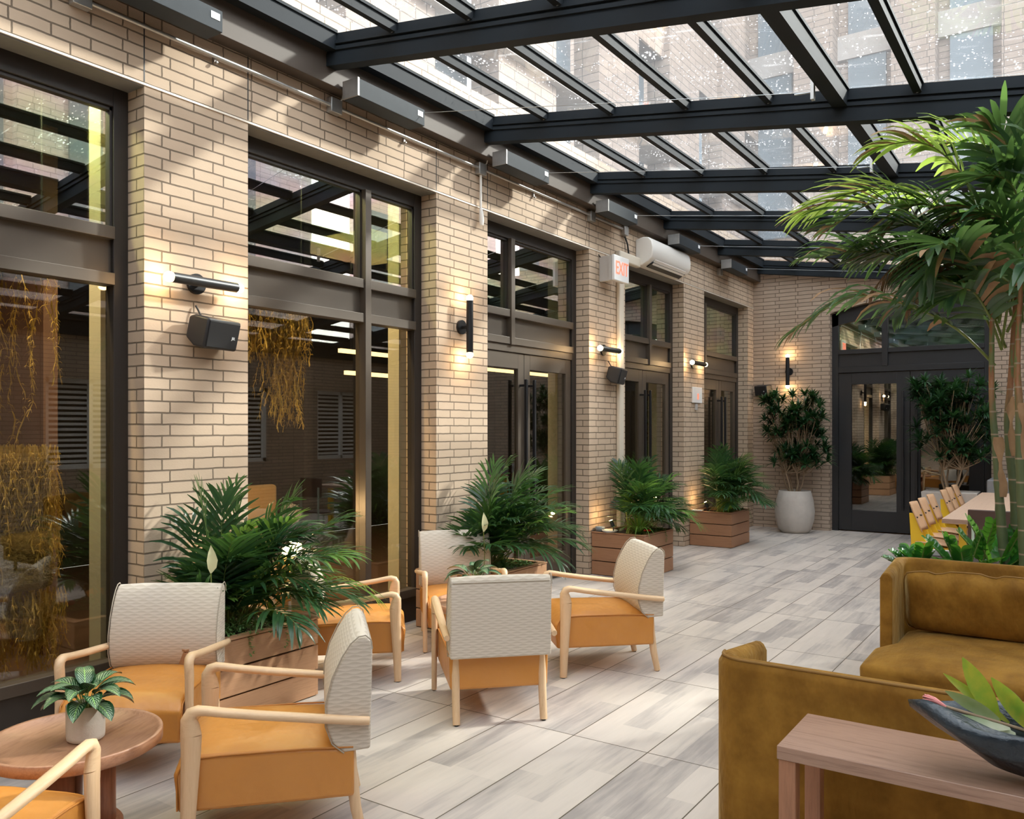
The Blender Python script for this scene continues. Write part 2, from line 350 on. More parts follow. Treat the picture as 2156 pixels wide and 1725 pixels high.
# ------------------------------------------------------------ mesh builder
class MB:
    def __init__(s): s.v = []; s.f = []; s.m = []; s.uv = {}; s.smooth = set()
    def add(s, vs, fs, mi=0, smooth=False, uvs=None):
        b = len(s.v); s.v += [tuple(x) for x in vs]
        for i, f in enumerate(fs):
            k = len(s.f); s.f.append(tuple(b + j for j in f)); s.m.append(mi)
            if smooth: s.smooth.add(k)
            if uvs: s.uv[k] = [uvs[j] for j in f]
        return s
    def box(s, a, b, mi=0):
        (x0, y0, z0), (x1, y1, z1) = a, b
        if x0 > x1: x0, x1 = x1, x0
        if y0 > y1: y0, y1 = y1, y0
        if z0 > z1: z0, z1 = z1, z0
        return s.add([(x0, y0, z0), (x1, y0, z0), (x1, y1, z0), (x0, y1, z0), (x0, y0, z1), (x1, y0, z1), (x1, y1, z1), (x0, y1, z1)],
                     [(0, 3, 2, 1), (4, 5, 6, 7), (0, 1, 5, 4), (1, 2, 6, 5), (2, 3, 7, 6), (3, 0, 4, 7)], mi)
    def tube(s, path, r, n=10, mi=0, cap=True, smooth=True):
        P = [Vector(p) for p in path]; rr = r if isinstance(r, (list, tuple)) else [r] * len(P)
        vs = []; up = None
        for i, p in enumerate(P):
            t = (P[min(i + 1, len(P) - 1)] - P[max(i - 1, 0)]).normalized()
            if up is None:
                up = Vector((0, 0, 1)) if abs(t.z) < .9 else Vector((1, 0, 0))
            a = t.cross(up).normalized(); b = a.cross(t).normalized(); up = b
            for k in range(n):
                q = 2 * math.pi * k / n
                vs.append(p + (a * math.cos(q) + b * math.sin(q)) * rr[i])
        fs = [(i * n + k, i * n + (k + 1) % n, (i + 1) * n + (k + 1) % n, (i + 1) * n + k) for i in range(len(P) - 1) for k in range(n)]
        s.add(vs, fs, mi, smooth)
        if cap:
            s.add(vs[:n], [tuple(reversed(range(n)))], mi); s.add(vs[-n:], [tuple(range(n))], mi)
        return s
    def lathe(s, prof, c=(0, 0, 0), n=40, mi=0, smooth=True, wob=None):
        vs = []
        for r, z in prof:
            for k in range(n):
                q = 2 * math.pi * k / n; rr = r * (wob(q, z) if wob else 1)
                vs.append((c[0] + rr * math.cos(q), c[1] + rr * math.sin(q), c[2] + z))
        fs = [(i * n + k, i * n + (k + 1) % n, (i + 1) * n + (k + 1) % n, (i + 1) * n + k) for i in range(len(prof) - 1) for k in range(n)]
        return s.add(vs, fs, mi, smooth)
    def prism(s, poly, a0, a1, axis=0, mi=0, smooth=False):
        # poly in the two other axes; extruded along axis from a0 to a1
        def P(a, q):
            if axis == 0: return (a, q[0], q[1])
            if axis == 1: return (q[0], a, q[1])
            return (q[0], q[1], a)
        n = len(poly); vs = [P(a0, q) for q in poly] + [P(a1, q) for q in poly]
        s.add(vs, [(i, (i + 1) % n, n + (i + 1) % n, n + i) for i in range(n)], mi, smooth)
        s.add(vs[:n], [tuple(reversed(range(n)))], mi); s.add(vs[n:], [tuple(range(n))], mi)
        return s
    def strip(s, pts, dirs, ws, mi=0, fold=0.0, nrm=None, uv=False, smooth=True):
        vs = []; uvs = []
        n = len(pts)
        for i, (p, d, w_) in enumerate(zip(pts, dirs, ws)):
            p = Vector(p); d = Vector(d)
            k = Vector(nrm[i]) * fold * w_ if (fold and nrm) else Vector((0, 0, 0))
            vs += [p - d * w_ + k, p, p + d * w_ + k]; t = i / (n - 1)
            uvs += [(0, t), (.5, t), (1, t)]
        fs = []
        for i in range(n - 1):
            a = 3 * i; fs += [(a, a + 1, a + 4, a + 3), (a + 1, a + 2, a + 5, a + 4)]
        return s.add(vs, fs, mi, smooth, uvs if uv else None)
    def build(s, name, mats, parent=None, bevel=0, seg=2, subsurf=0, smooth_all=False, loc=None, weld=False):
        me = bpy.data.meshes.new(name)
        me.from_pydata(s.v, [], s.f)
        ms = mats if isinstance(mats, (list, tuple)) else [mats]
        for m in ms: me.materials.append(M[m])
        for i, p in enumerate(me.polygons):
            p.material_index = min(s.m[i], len(ms) - 1)
            p.use_smooth = smooth_all or (i in s.smooth)
        if s.uv:
            ul = me.uv_layers.new(name='UVMap')
            for k, us in s.uv.items():
                for li, u in zip(me.polygons[k].loop_indices, us): ul.data[li].uv = u
        bm = bmesh.new(); bm.from_mesh(me)
        if bevel or weld or subsurf: bmesh.ops.remove_doubles(bm, verts=bm.verts, dist=1e-5)
        if not s.uv and not any_open(bm): bmesh.ops.recalc_face_normals(bm, faces=bm.faces)
        bm.to_mesh(me); bm.free()
        me.update()
        o = bpy.data.objects.new(name, me); C.objects.link(o)
        if bevel:
            b = o.modifiers.new('bevel', 'BEVEL'); b.width = bevel; b.segments = seg; b.limit_method = 'ANGLE'; b.angle_limit = R(35); b.harden_normals = False
            for p in me.polygons: p.use_smooth = True
            try: me.set_sharp_from_angle(angle=R(50))
            except Exception: pass
        if subsurf:
            b = o.modifiers.new('sub', 'SUBSURF'); b.levels = subsurf; b.render_levels = subsurf
        if parent: o.parent = parent
        if loc: o.location = loc
        return o
def any_open(bm): return any(len(e.link_faces) < 2 for e in bm.edges)

def tag(o, label=None, cat=None, group=None, kind=None):
    if label: o['label'] = label
    if cat: o['category'] = cat
    if group: o['group'] = group
    if kind: o['kind'] = kind
    return o
def thing(name, label, cat, loc=(0, 0, 0), rz=0, group=None, kind=None):
    o = bpy.data.objects.new(name, None); C.objects.link(o); o.empty_display_size = .1
    o.location = loc; o.rotation_euler = (0, 0, rz)
    return tag(o, label, cat, group, kind)
def struct(name, label=None):
    return thing(name, label, None, kind='structure')
def dup(root, loc, rz, label, scale=1, group=None, name=None):
    r = root.copy(); C.objects.link(r); r.location = loc; r.rotation_euler = (0, 0, rz); r.scale = (scale,) * 3
    r['label'] = label
    if group: r['group'] = group
    for ch in [c for c in bpy.data.objects if c.parent == root]:
        c = ch.copy(); C.objects.link(c); c.parent = r
        for g in [x for x in bpy.data.objects if x.parent == ch]:
            d = g.copy(); C.objects.link(d); d.parent = c
    return r
def text(name, body, size, mat, parent, loc, rot, extrude=.001, sx=1.0):
    cu = bpy.data.curves.new(name, 'FONT'); cu.body = body; cu.size = size; cu.extrude = extrude
    cu.align_x = 'CENTER'; cu.align_y = 'CENTER'; cu.materials.append(M[mat])
    tmp = bpy.data.objects.new(name, cu); C.objects.link(tmp); bpy.context.view_layer.update()
    me = bpy.data.meshes.new_from_object(tmp); me.name = name; bpy.data.objects.remove(tmp)
    o = bpy.data.objects.new(name, me); C.objects.link(o); o.parent = parent; o.location = loc; o.rotation_euler = rot; o.scale = (sx, 1, 1)
    return o
def lamp(name, kind, loc, energy, color, size=.1, parent=None, rot=None, **kw):
    l = bpy.data.lights.new(name, kind); l.energy = energy; l.color = color
    if kind == 'POINT': l.shadow_soft_size = size
    if kind == 'AREA': l.size = size
    for k, v in kw.items(): setattr(l, k, v)
    o = bpy.data.objects.new(name, l); C.objects.link(o); o.location = loc
    if rot: o.rotation_euler = rot
    if parent: o.parent = parent
    return o

# ------------------------------------------------------------ shell
YB, XR, YF = 13.617, 7.5, -3.5
ZH = 3.585
OPEN = [(.88, 2.785), (3.509, 5.42), (6.15, 8.046), (8.924, 10.692), (11.439, 13.344)]
f = MB().box((-.17, YF, -.12), (XR, YB + .2, 0)).build('floor', 'plank_paver'); tag(f, kind='structure')
mb = MB(); y = YF
for a, b in OPEN:
    mb.box((-.33, y, 0), (0, a, ZH)); y = b
mb.box((-.33, y, 0), (0, YB, ZH)); mb.box((-.33, YF, ZH), (0, YB, 4.6))
for a, b in OPEN:
    for q in (a, b): mb.box((-.003, q - .004, ZH + .01), (.0012, q + .004, 4.3), 1)
wlft = mb.build('wall_left', ['brick_left', 'cable_black']); tag(wlft, kind='structure')
# wall above the roof on the left
mb = MB(); y = YF
for k in range(9):
    y0 = YF + k * 2.0
    mb.box((-.45, y0, 4.6), (-.12, y0 + 1.05, 14)); mb.box((-.60, y0 + 1.05, 4.6), (-.5, y0 + 2.0, 14), 1)
    for z in (6.6, 9.6, 12.6): mb.box((-.5, y0 + 1.05, z), (-.2, y0 + 2.0, z + .9))
    mb.box((-.45, y0, 5.2), (-.04, y0 + 2.0, 5.3), 2)
o = mb.build('wall_left_upper', ['brick_tower', 'far_glass', 'far_stone']); tag(o, kind='structure')
# back wall with segmental arched opening
BX0, BX1 = 1.214, 3.41
mb = MB(); mb.box((-.33, YB, 0), (BX0, YB + .33, 3.40)); mb.box((BX1, YB, 0), (XR + .3, YB + .33, 3.40))
pts = [(-.33, 3.40), (BX0, 3.40)] + [(BX0 + (BX1 - BX0) * i / 14, 3.40 + .17 * math.sin(math.pi * i / 14) ** .8) for i in range(1, 14)] + [(BX1, 3.40), (XR + .3, 3.40)]
for (xa, za), (xb, zb) in zip(pts[:-1], pts[1:]):
    mb.prism([(xa, za), (xb, zb), (xb, 4.6), (xa, 4.6)], YB, YB + .33, 1)
o = mb.build('wall_back', 'brick_back'); tag(o, kind='structure')
# right wall and front wall (close the courtyard)
mb = MB(); RW = [(3.6, 5.0), (6.2, 7.6), (8.8, 10.2), (11.4, 12.8)]; y = YF
for a, b in RW:
    mb.box((XR, y, 0), (XR + .3, a, 3.1)); mb.box((XR, a, 0), (XR + .3, b, 1.0)); mb.box((XR, a, 2.35), (XR + .3, b, 3.1)); y = b
mb.box((XR, y, 0), (XR + .3, YB, 3.1))
o = mb.build('wall_right', 'brick_back'); tag(o, kind='structure')
for k, (a, b) in enumerate(RW):
    wr = struct('window_%d' % (3 + k))
    m1 = MB()
    m1.box((XR + .06, a, 1.0), (XR + .12, a + .07, 2.35)).box((XR + .06, b - .07, 1.0), (XR + .12, b, 2.35)).box((XR + .06, a, 1.0), (XR + .12, b, 1.07)).box((XR + .06, a, 2.28), (XR + .12, b, 2.35)).box((XR + .06, (a + b) / 2 - .03, 1.0), (XR + .12, (a + b) / 2 + .03, 2.35))
    m1.build('window_frame', 'blind_white', wr)
    m2 = MB()
    for i in range(15): m2.box((XR + .13, a + .07, 1.09 + i * .08), (XR + .17, b - .07, 1.13 + i * .08))
    m2.build('window_blind', 'blind_white', wr)
    MB().box((XR + .18, a, 1.0), (XR + .2, b, 2.35)).build('window_backing', 'interior_dark', wr)
o = MB().box((-.33, YF - .3, 0), (XR + .3, YF, 4.6)).build('wall_front', 'brick_back'); tag(o, kind='structure')
# interior rooms
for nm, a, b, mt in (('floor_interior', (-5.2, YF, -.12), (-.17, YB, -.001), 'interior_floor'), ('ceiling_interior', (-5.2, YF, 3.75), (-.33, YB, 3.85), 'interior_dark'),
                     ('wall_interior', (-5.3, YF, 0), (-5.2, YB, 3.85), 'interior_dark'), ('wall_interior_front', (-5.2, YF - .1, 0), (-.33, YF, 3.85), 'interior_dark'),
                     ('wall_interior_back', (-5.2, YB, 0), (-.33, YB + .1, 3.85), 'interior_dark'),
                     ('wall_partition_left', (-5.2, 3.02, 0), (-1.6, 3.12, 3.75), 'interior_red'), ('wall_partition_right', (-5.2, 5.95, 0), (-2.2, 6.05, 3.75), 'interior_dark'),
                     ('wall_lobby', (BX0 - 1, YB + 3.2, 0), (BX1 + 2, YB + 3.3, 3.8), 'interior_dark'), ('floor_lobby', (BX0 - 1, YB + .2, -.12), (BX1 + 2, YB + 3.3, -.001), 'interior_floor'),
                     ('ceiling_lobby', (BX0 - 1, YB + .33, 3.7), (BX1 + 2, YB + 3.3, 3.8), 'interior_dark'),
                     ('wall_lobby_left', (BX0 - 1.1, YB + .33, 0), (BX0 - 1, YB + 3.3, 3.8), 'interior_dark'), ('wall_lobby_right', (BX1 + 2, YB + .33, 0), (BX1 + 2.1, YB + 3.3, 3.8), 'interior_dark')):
    tag(MB().box(a, b).build(nm, mt), kind='structure')

# trims: lintel edge, soffits, interior jambs, door mats
o = MB().box((-.004, YF, ZH - .012), (.007, YB, ZH)).build('trim_1', 'lintel_edge'); tag(o, kind='structure')
for k, (a, b) in enumerate(OPEN):
    o = MB().box((-.16, a, ZH - .02), (-.004, b, ZH - .001)).build('trim_%d' % (k + 2), 'soffit_plate'); tag(o, kind='structure')
    o = MB().box((-.50, b - .045, 0), (-.375, b + .3, 3.74)).build('trim_%d' % (k + 12), 'jamb_beige'); tag(o, kind='structure')

# glazed openings on the left wall
def opening(root, y0, y1, mull, is_door, meet=None):
    fr = MB(); X0, X1 = -.24, -.16
    fr.box((X0, y0, 0), (X1, y0 + .09, 3.566)); fr.box((X0, y1 - .09, 0), (X1, y1, 3.566))
    fr.box((X0, y0 + .09, 3.455), (X1, y1 - .09, 3.566))
    fr.build('frame', 'bronze_dark', root, bevel=.004)
    br = MB(); br.box((X0, y0 + .09, 2.69), (X1 + .018, y1 - .09, 2.762)); br.box((X0, y0 + .09, 2.425), (X1 + .018, y1 - .09, 2.495))
    br.build('transom_bar', 'bronze_frame', root, bevel=.003)
    MB().box((-.215, y0 + .09, 2.49), (-.19, y1 - .09, 2.695)).build('transom_panel', 'bronze_frame', root)
    z0 = 2.42 if is_door else .27
    m = MB(); m.box((X0, mull - .032, z0), (X1 + .03, mull + .032, 3.46)); m.build('mullion', 'bronze_frame', root, bevel=.003)
    for a, b in ((y0 + .09, mull - .032), (mull + .032, y1 - .09)):
        bd = MB(); 
        for q in ((a, 2.762, a + .016, 3.455), (b - .016, 2.762, b, 3.455), (a, 3.435, b, 3.455)):
            bd.box((-.215, q[0], q[1]), (-.175, q[2], q[3]))
        bd.build('glazing_bead', 'bronze_dark', root)
        MB().box((-.203, a, 2.762), (-.197, b, 3.455)).build('glass_pane', 'clerestory_glass', root)
        if not is_door: MB().box((-.203, a, .27), (-.197, b, 2.425)).build('glass_pane', 'window_glass', root)
    if not is_door:
        s = MB(); s.box((X0, y0 + .09, .205), (X1 + .03, y1 - .09, .272)); s.build('sill', 'bronze_frame', root, bevel=.004)
        MB().box((-.23, y0, 0), (-.15, y1, .206)).build('base_panel', 'bronze_dark', root)
    else:
        MB().box((X0, y0 + .09, 2.352), (X1, y1 - .09, 2.426)).build('door_head', 'bronze_frame', root, bevel=.003)
        MB().box((X0, y0 + .09, 0), (X1, y1 - .09, .012)).build('threshold', 'galvanised', root)
        for sd_, (a, b) in enumerate(((y0 + .098, meet - .004), (meet + .004, y1 - .098))):
            lf = MB(); st = .105
            lf.box((-.225, a, .016), (-.175, a + st, 2.348)); lf.box((-.225, b - st, .016), (-.175, b, 2.348))
            lf.box((-.225, a + st, 2.195), (-.175, b - st, 2.348)); lf.box((-.225, a + st, .016), (-.175, b - st, .276))
            leaf = lf.build('door_leaf', 'bronze_frame', root, bevel=.003)
            MB().box((-.203, a + st, .276), (-.197, b - st, 2.195)).build('glass_pane', 'window_glass', leaf)
            hy = meet + (-.075 if sd_ == 0 else .075)
            h = MB(); h.box((-.115, hy - .014, .53), (-.085, hy + .014, 2.09))
            for z in (.62, 2.03): h.box((-.175, hy - .01, z - .012), (-.1, hy + .01, z + .012))
            h.build('pull_handle', 'black_metal', leaf, bevel=.003)
w1 = struct('window_1'); opening(w1, OPEN[0][0], OPEN[0][1], 1.55, False)
w2 = struct('window_2'); opening(w2, OPEN[1][0], OPEN[1][1], 4.752, False)
d1 = struct('door_1'); opening(d1, OPEN[2][0], OPEN[2][1], 6.762, True, 7.02)
d2 = struct('door_2'); opening(d2, OPEN[3][0], OPEN[3][1], 9.93, True, 9.77)
d3 = struct('door_3'); opening(d3, OPEN[4][0], OPEN[4][1], 11.85, True, 12.50)
# back door
d4 = struct('door_4'); Y0, Y1 = YB + .13, YB + .22
fr = MB(); fr.box((BX0, Y0, 0), (BX0 + .095, Y1, 3.41)); fr.box((BX1 - .095, Y0, 0), (BX1, Y1, 3.41))
arc = [(BX0 + (BX1 - BX0) * i / 16, 3.395 + .18 * math.sin(math.pi * i / 16) ** .8) for i in range(17)]
for (xa, za), (xb, zb) in zip(arc[:-1], arc[1:]): fr.prism([(xa, 3.20 + (za - 3.395) * .75), (xb, 3.20 + (zb - 3.395) * .75), (xb, zb), (xa, za)], Y0, Y1, 1)
fr.build('frame', 'black_frame', d4)
b = MB(); b.box((BX0 + .095, Y0 - .012, 2.765), (BX1 - .095, Y1, 2.835)); b.box((BX0 + .095, Y0 - .012, 2.475), (BX1 - .095, Y1, 2.565)); b.box((1.945, Y0 - .02, 2.56), (2.03, Y1, 3.5))
b.build('transom_bar', 'black_frame', d4, bevel=.003)
MB().box((BX0 + .095, Y0 + .03, 2.56), (BX1 - .095, Y0 + .05, 2.77)).build('transom_panel', 'black_frame', d4)
MB().box((BX0 + .095, Y0 + .04, 2.835), (1.945, Y0 + .046, 3.45)).build('glass_pane', 'clerestory_glass', d4)
MB().box((2.03, Y0 + .04, 2.835), (BX1 - .095, Y0 + .046, 3.45)).build('glass_pane', 'clerestory_glass', d4)
MB().box((BX0 + .095, Y0 + .16, 2.70), (BX1 - .095, Y0 + .17, 3.60)).build('reflection_panel', 'reflection_panel', d4)  # added pale panel behind the glass, imitates its bright reflection
for sd_, (a, b_, ga, gb) in enumerate(((1.313, 2.334, 1.502, 2.15), (2.342, 3.312, 2.477, 3.12))):
    lf = MB(); ya, yb = Y0 + .01, Y0 + .06
    lf.box((a, ya, .02), (ga, yb, 2.465)); lf.box((gb, ya, .02), (b_, yb, 2.465)); lf.box((ga, ya, 2.289), (gb, yb, 2.465)); lf.box((ga, ya, .02), (gb, yb, .333))
    leaf = lf.build('door_leaf', 'black_frame', d4, bevel=.003)
    MB().box((ga, ya + .02, .333), (gb, ya + .026, 2.289)).build('glass_pane', 'door_glass_back', leaf)
    hx = 2.338 + (-.095 if sd_ == 0 else .095); h = MB()
    h.box((hx - .016, Y0 - .075, .37), (hx + .016, Y0 - .045, 2.17))
    for z in (.45, 2.08): h.box((hx - .01, Y0 - .05, z - .012), (hx + .01, ya, z + .012))
    h.build('pull_handle', 'black_metal', leaf, bevel=.003)

# ------------------------------------------------------------ glass roof
roof = struct('ceiling')
SL = .146
def zb(x): return 4.135 - SL * x
def slab(x0, x1, y0, y1, z0, z1):  # z relative to zb line
    return [(x0, y0, zb(x0) + z0), (x1, y0, zb(x1) + z0), (x1, y1, zb(x1) + z0), (x0, y1, zb(x0) + z0),
            (x0, y0, zb(x0) + z1), (x1, y0, zb(x1) + z1), (x1, y1, zb(x1) + z1), (x0, y1, zb(x0) + z1)]
BOXF = [(0, 3, 2, 1), (4, 5, 6, 7), (0, 1, 5, 4), (1, 2, 6, 5), (2, 3, 7, 6), (3, 0, 4, 7)]
BY = [-1.4, .45, 2.3, 4.12, 5.98, 7.9, 9.8, 11.7, 13.5]
for yb_ in BY:
    mb = MB(); x0, x1 = .1, XR
    mb.add(slab(x0, x1, yb_ - .045, yb_ + .045, 0, .085), BOXF)
    mb.add(slab(x0, x1, yb_ - .055, yb_ + .055, .10, .125), BOXF)
    mb.add(slab(x0, x1, yb_ - .062, yb_ + .062, .14, .16), BOXF)
    mb.add(slab(x0, x1, yb_ - .04, yb_ + .04, .08, .22), BOXF)
    mb.build('beam', 'roof_metal', roof)
PX = [.17, .746, 1.37, 2.0, 2.62, 3.1, 3.58, 4.4, 5.0, 5.65, 6.3, 6.95, 7.45]
for i, px in enumerate(PX):
    wd = .05 if i in (5,) else (.05 if i == 0 else .026)
    mb = MB()
    for a, b in zip(BY[:-1], BY[1:]):
        mb.add(slab(px - wd, px + wd, a + .045, b - .045, .155 if wd < .04 else .10, .235), BOXF)
        mb.add(slab(px - wd - .012, px + wd + .012, a + .045, b - .045, .215, .235), BOXF)
        if i in (1, 2, 3, 4, 6):
            for q in (a + .06, b - .06):
                mb.box((px - .006, q - .004, zb(px) + .150), (px + .006, q + .004, zb(px) + .156), 1)
    mb.build('glazing_bar', ['roof_metal', 'galvanised'], roof)
for i in range(len(PX) - 1):
    for a, b in zip(BY[:-1], BY[1:]):
        MB().add(slab(PX[i] + .01, PX[i + 1] - .01, a, b, .24, .246), BOXF).build('glass_pane', 'roof_glass', roof)
mb = MB(); mb.box((0.001, YF, 4.0), (.12, YB, 4.40)); mb.build('fascia_beam', 'fascia_metal', roof, bevel=.004)
MB().box((XR - .05, YF, 2.99), (XR + .3, YB, 3.3)).build('gutter_beam', 'roof_metal', roof)
MB().add(slab(.12, XR, YF, BY[0] - .045, 0, .2), BOXF).build('roof_panel', 'roof_metal', roof)

# buildings beyond the glass
def tower(name, label, x0, x1, y0, y1, h, z0=4.6, mt='brick_tower'):
    r = thing(name, label, 'building', ((x0 + x1) / 2, (y0 + y1) / 2, z0))
    ox, oy = (x0 + x1) / 2, (y0 + y1) / 2
    MB().box((x0 - ox, y0 - oy, 0), (x1 - ox, y1 - oy, h)).build('wall', mt, r)
    return r, ox, oy
r, ox, oy = tower('brick_building', 'tall brick building with pale piers rising beyond the back wall', -6, 4.9, YB + 1.0, YB + 4, 9.5)
for k in range(7):
    x = -5.5 + k * 1.5
    MB().box((x - ox, YB + .55 - oy, -.2), (x + .62 - ox, YB + 1.0 - oy, 9.5)).build('pier', 'brick_tower', r)
    MB().box((x + .78 - ox, YB + .93 - oy, .3), (x + 1.36 - ox, YB + .995 - oy, 8.8)).build('window', 'far_glass', r)
    MB().box((x + .62 - ox, YB + .9 - oy, 3.1), (x + 1.5 - ox, YB + 1.0 - oy, 3.5)).build('sill', 'far_stone', r)
r, ox, oy = tower('brick_building', 'unseen brick building with tall windows beyond the right wall, shaped to shade the floor', 8.6, 9.0, -2, 12.25, 3.95, 3.3, 'brick_sunlit_tone')  # out of view; height and thinness shaped to keep sun off the floor
for k in range(8):
    y = -1.5 + k * 1.55
    MB().box((8.45 - ox, y - oy, 0), (8.6 - ox, y + .7 - oy, 3.95)).build('pier', 'brick_sunlit_tone', r)
    MB().box((8.54 - ox, y + .85 - oy, .5), (8.59 - ox, y + 1.4 - oy, 3.9)).build('window', 'far_glass', r)

r, ox, oy = tower('brick_building', 'unseen brick block added past the sun gap beyond the right wall', 8.6, 9.0, 13.75, 19, 3.95, 3.3, 'brick_sunlit_tone')  # out of view; added to leave a slot for the floor's sun patch
for k in range(3): MB().box((8.54 - ox, 14.0 + k * 1.6 - oy, .5), (8.6 - ox, 14.7 + k * 1.6 - oy, 3.3)).build('window', 'far_glass', r)

# ------------------------------------------------------------ wall fixtures
G = 'tubular two-bulb wall lamps'
def sconce(label, axis, loc, wall='L', power=.7):
    t = thing('wall_lamp', label, 'lamp', loc, 0, G)
    # local: x = out of the wall, y along wall (for wall L). half length .27
    def P(out, al, z): return (out, al, z) if wall == 'L' else (al, -out, z)
    MB().tube([P(0.001, 0, 0), P(.022, 0, 0)], .062, 24).build('back_plate', 'black_metal', t)
    MB().tube([P(.02, 0, 0), P(.085, 0, 0)], .016, 12).build('stem', 'black_metal', t)
    e = (0, .225, 0) if axis == 'h' else (0, 0, .225)
    a = P(.10, -e[1], -e[2]); b_ = P(.10, e[1], e[2])
    MB().tube([a, b_], .030, 24).build('tube', 'gunmetal' if axis == 'h' else 'black_metal', t)
    for s in (-1, 1):
        q = (0, .243 * s, 0) if axis == 'h' else (0, 0, .243 * s); c = P(.10, q[1], q[2])
        bm = MB(); prof = [(.0305 * math.cos(R(k)), .0305 * math.sin(R(k))) for k in range(-90, 91, 15)]
        bm.lathe([(max(.0001, x), z) for x, z in prof], c, 16).build('bulb', 'bulb_glow', t)
        c2 = P(.10, q[1] * 1.0, q[2] * 1.0)
        lamp('bulb_light', 'POINT', P(.10, q[1] * 1.2, q[2] * 1.2), power, (1, .62, .28), .03, t)
    return t
sconce('horizontal lamp tube with a lit bulb at each end on the leftmost brick pier', 'h', (0, 3.12, 2.478))
sconce('vertical black lamp tube with lit bulbs on the pier before the first glass doors', 'v', (0, 5.751, 2.48))
sconce('horizontal lamp tube with lit bulbs on the pier beneath the exit sign', 'h', (0, 8.36, 2.484))
sconce('small horizontal lamp tube lit above the white wall box', 'h', (0, 10.99, 2.50))
sconce('vertical black lamp tube lit on the far back wall left of the black doors', 'v', (.586, YB, 2.516), 'B')

def speaker(label, loc, yaw, tilt, sc=1.0):
    t = thing('wall_speaker', label, 'speaker', loc, yaw, 'black wall speakers'); t.scale = (sc,) * 3
    # local: x out (front), y width, z up
    root = bpy.data.objects.new('cabinet', None)
    bod = MB(); W = .142
    prof = [(-.02, .075), (.02, .092), (.135, .092), (.135, -.092), (.05, -.092), (-.02, -.05)]
    bod.prism([(y_, z_) for y_, z_ in prof], -W, W, 0)
    m = Matrix.Rotation(tilt, 4, 'Y')
    def tr(mbx):
        # prism along x with poly (y,z) -> want along y with poly (x,z)
        mbx.v = [tuple(m @ Vector((v[1] + .03, v[0], v[2]))) for v in mbx.v]; return mbx
    cab = tr(bod).build('cabinet', 'black_plastic', t, bevel=.014, seg=3)
    g = MB(); g.prism([(.134, .080), (.141, .076), (.141, -.080), (.134, -.083)], -W + .012, W - .012, 0)
    tr(g).build('grille', 'speaker_grille', cab, bevel=.006)
    text('logo', 'JBL', .024, 'logo_white', cab, m @ Vector((.1735, .085, -.012)), (m @ Matrix(((0, 0, 1, 0), (1, 0, 0, 0), (0, 1, 0, 0), (0, 0, 0, 1)))).to_euler())
    MB().tube([(.002, 0, .0), (.04, 0, 0)], .03, 12).build('bracket', 'black_metal', t)
    MB().tube([(.004, -.06, .14), (.02, -.058, .115), (.035, -.055, .085), (.05, -.05, .07)], .006, 8).build('cable', 'cable_black', t)
    return t
speaker('black wall speaker hanging under the lamp of the leftmost pier', (.0, 3.17, 2.205), R(12), R(14))
speaker('black wall speaker under the lamp beside the cream pipe', (.0, 8.52, 2.23), R(12), R(14))
speaker('small black speaker high in the back corner above the potted tree', (.22, YB, 2.24), R(-90 - 24), R(10), .9)

# exit sign
t = thing('exit_sign', 'white EXIT sign with red letters sticking out from the third pier', 'sign', (0, 8.28, 3.385))
MB().box((0.001, 0, -.14), (.13, .05, .14)).build('bracket_box', 'grey_sign_box', t, bevel=.004)
t2 = MB().box((.13, -.02, -.135), (.165, .30, .135)).build('mount', 'grey_sign_box', t)
MB().box((.165, -.02, -.14), (.20, .345, .145)).build('sign_face', 'white_sign', t, bevel=.008)
text('lettering', 'EXIT', .21, 'exit_red', t, (.2025, .165, 0), (R(90), 0, R(90)), .0015, .72)
MB().tube([(.004, -.02, .16), (.01, 0, .14), (.03, .01, .12)], .006, 8).build('cable', 'cable_black', t)

# air conditioner
t = thing('air_conditioner', 'white wall air conditioner above the second glass doors', 'air conditioner', (0, 9.18, 3.575))
pf = [(.0, .0), (.0, .31), (.10, .335), (.17, .325), (.215, .28), (.232, .19), (.222, .10), (.175, .04), (.09, -.005)]
o = MB().prism([(a, b_) for a, b_ in pf], .02, 1.20, 1).build('casing', 'white_plastic', t, bevel=.012, seg=3)
MB().prism([(.098, -.005), (.104, -.016), (.190, .032), (.184, .043)], .12, 1.10, 1).build('outlet_vent', 'vent_black', t)
MB().prism([(.165, .018), (.168, .008), (.212, .062), (.208, .070)], .14, 1.08, 1).build('louvre', 'white_plastic', t)
mb = MB(); mb.box((.0, 8.66, 3.54), (.07, 9.21, 3.66)); mb.box((0, 8.69, .0), (.055, 8.80, 3.56))
t = tag(mb.build('pipe_cover', 'cream_cover', bevel=.018, seg=3), 'cream pipe cover running down the pier from the air conditioner to the floor', 'pipe cover')

# white wall box
t = thing('alarm_box', 'small white box on the fourth pier beside the farthest left doors', 'wall box', (0, 11.13, 2.06))
MB().box((.001, -.16, -.10), (.03, .16, .12)).build('housing', 'white_sign', t, bevel=.005)
MB().box((.03, -.02, -.05), (.034, .02, .03)).build('red_mark', 'exit_red', t)
MB().box((.001, -.05, -.20), (.02, .02, -.11)).build('lower_box', 'grey_sign_box', t, bevel=.004)

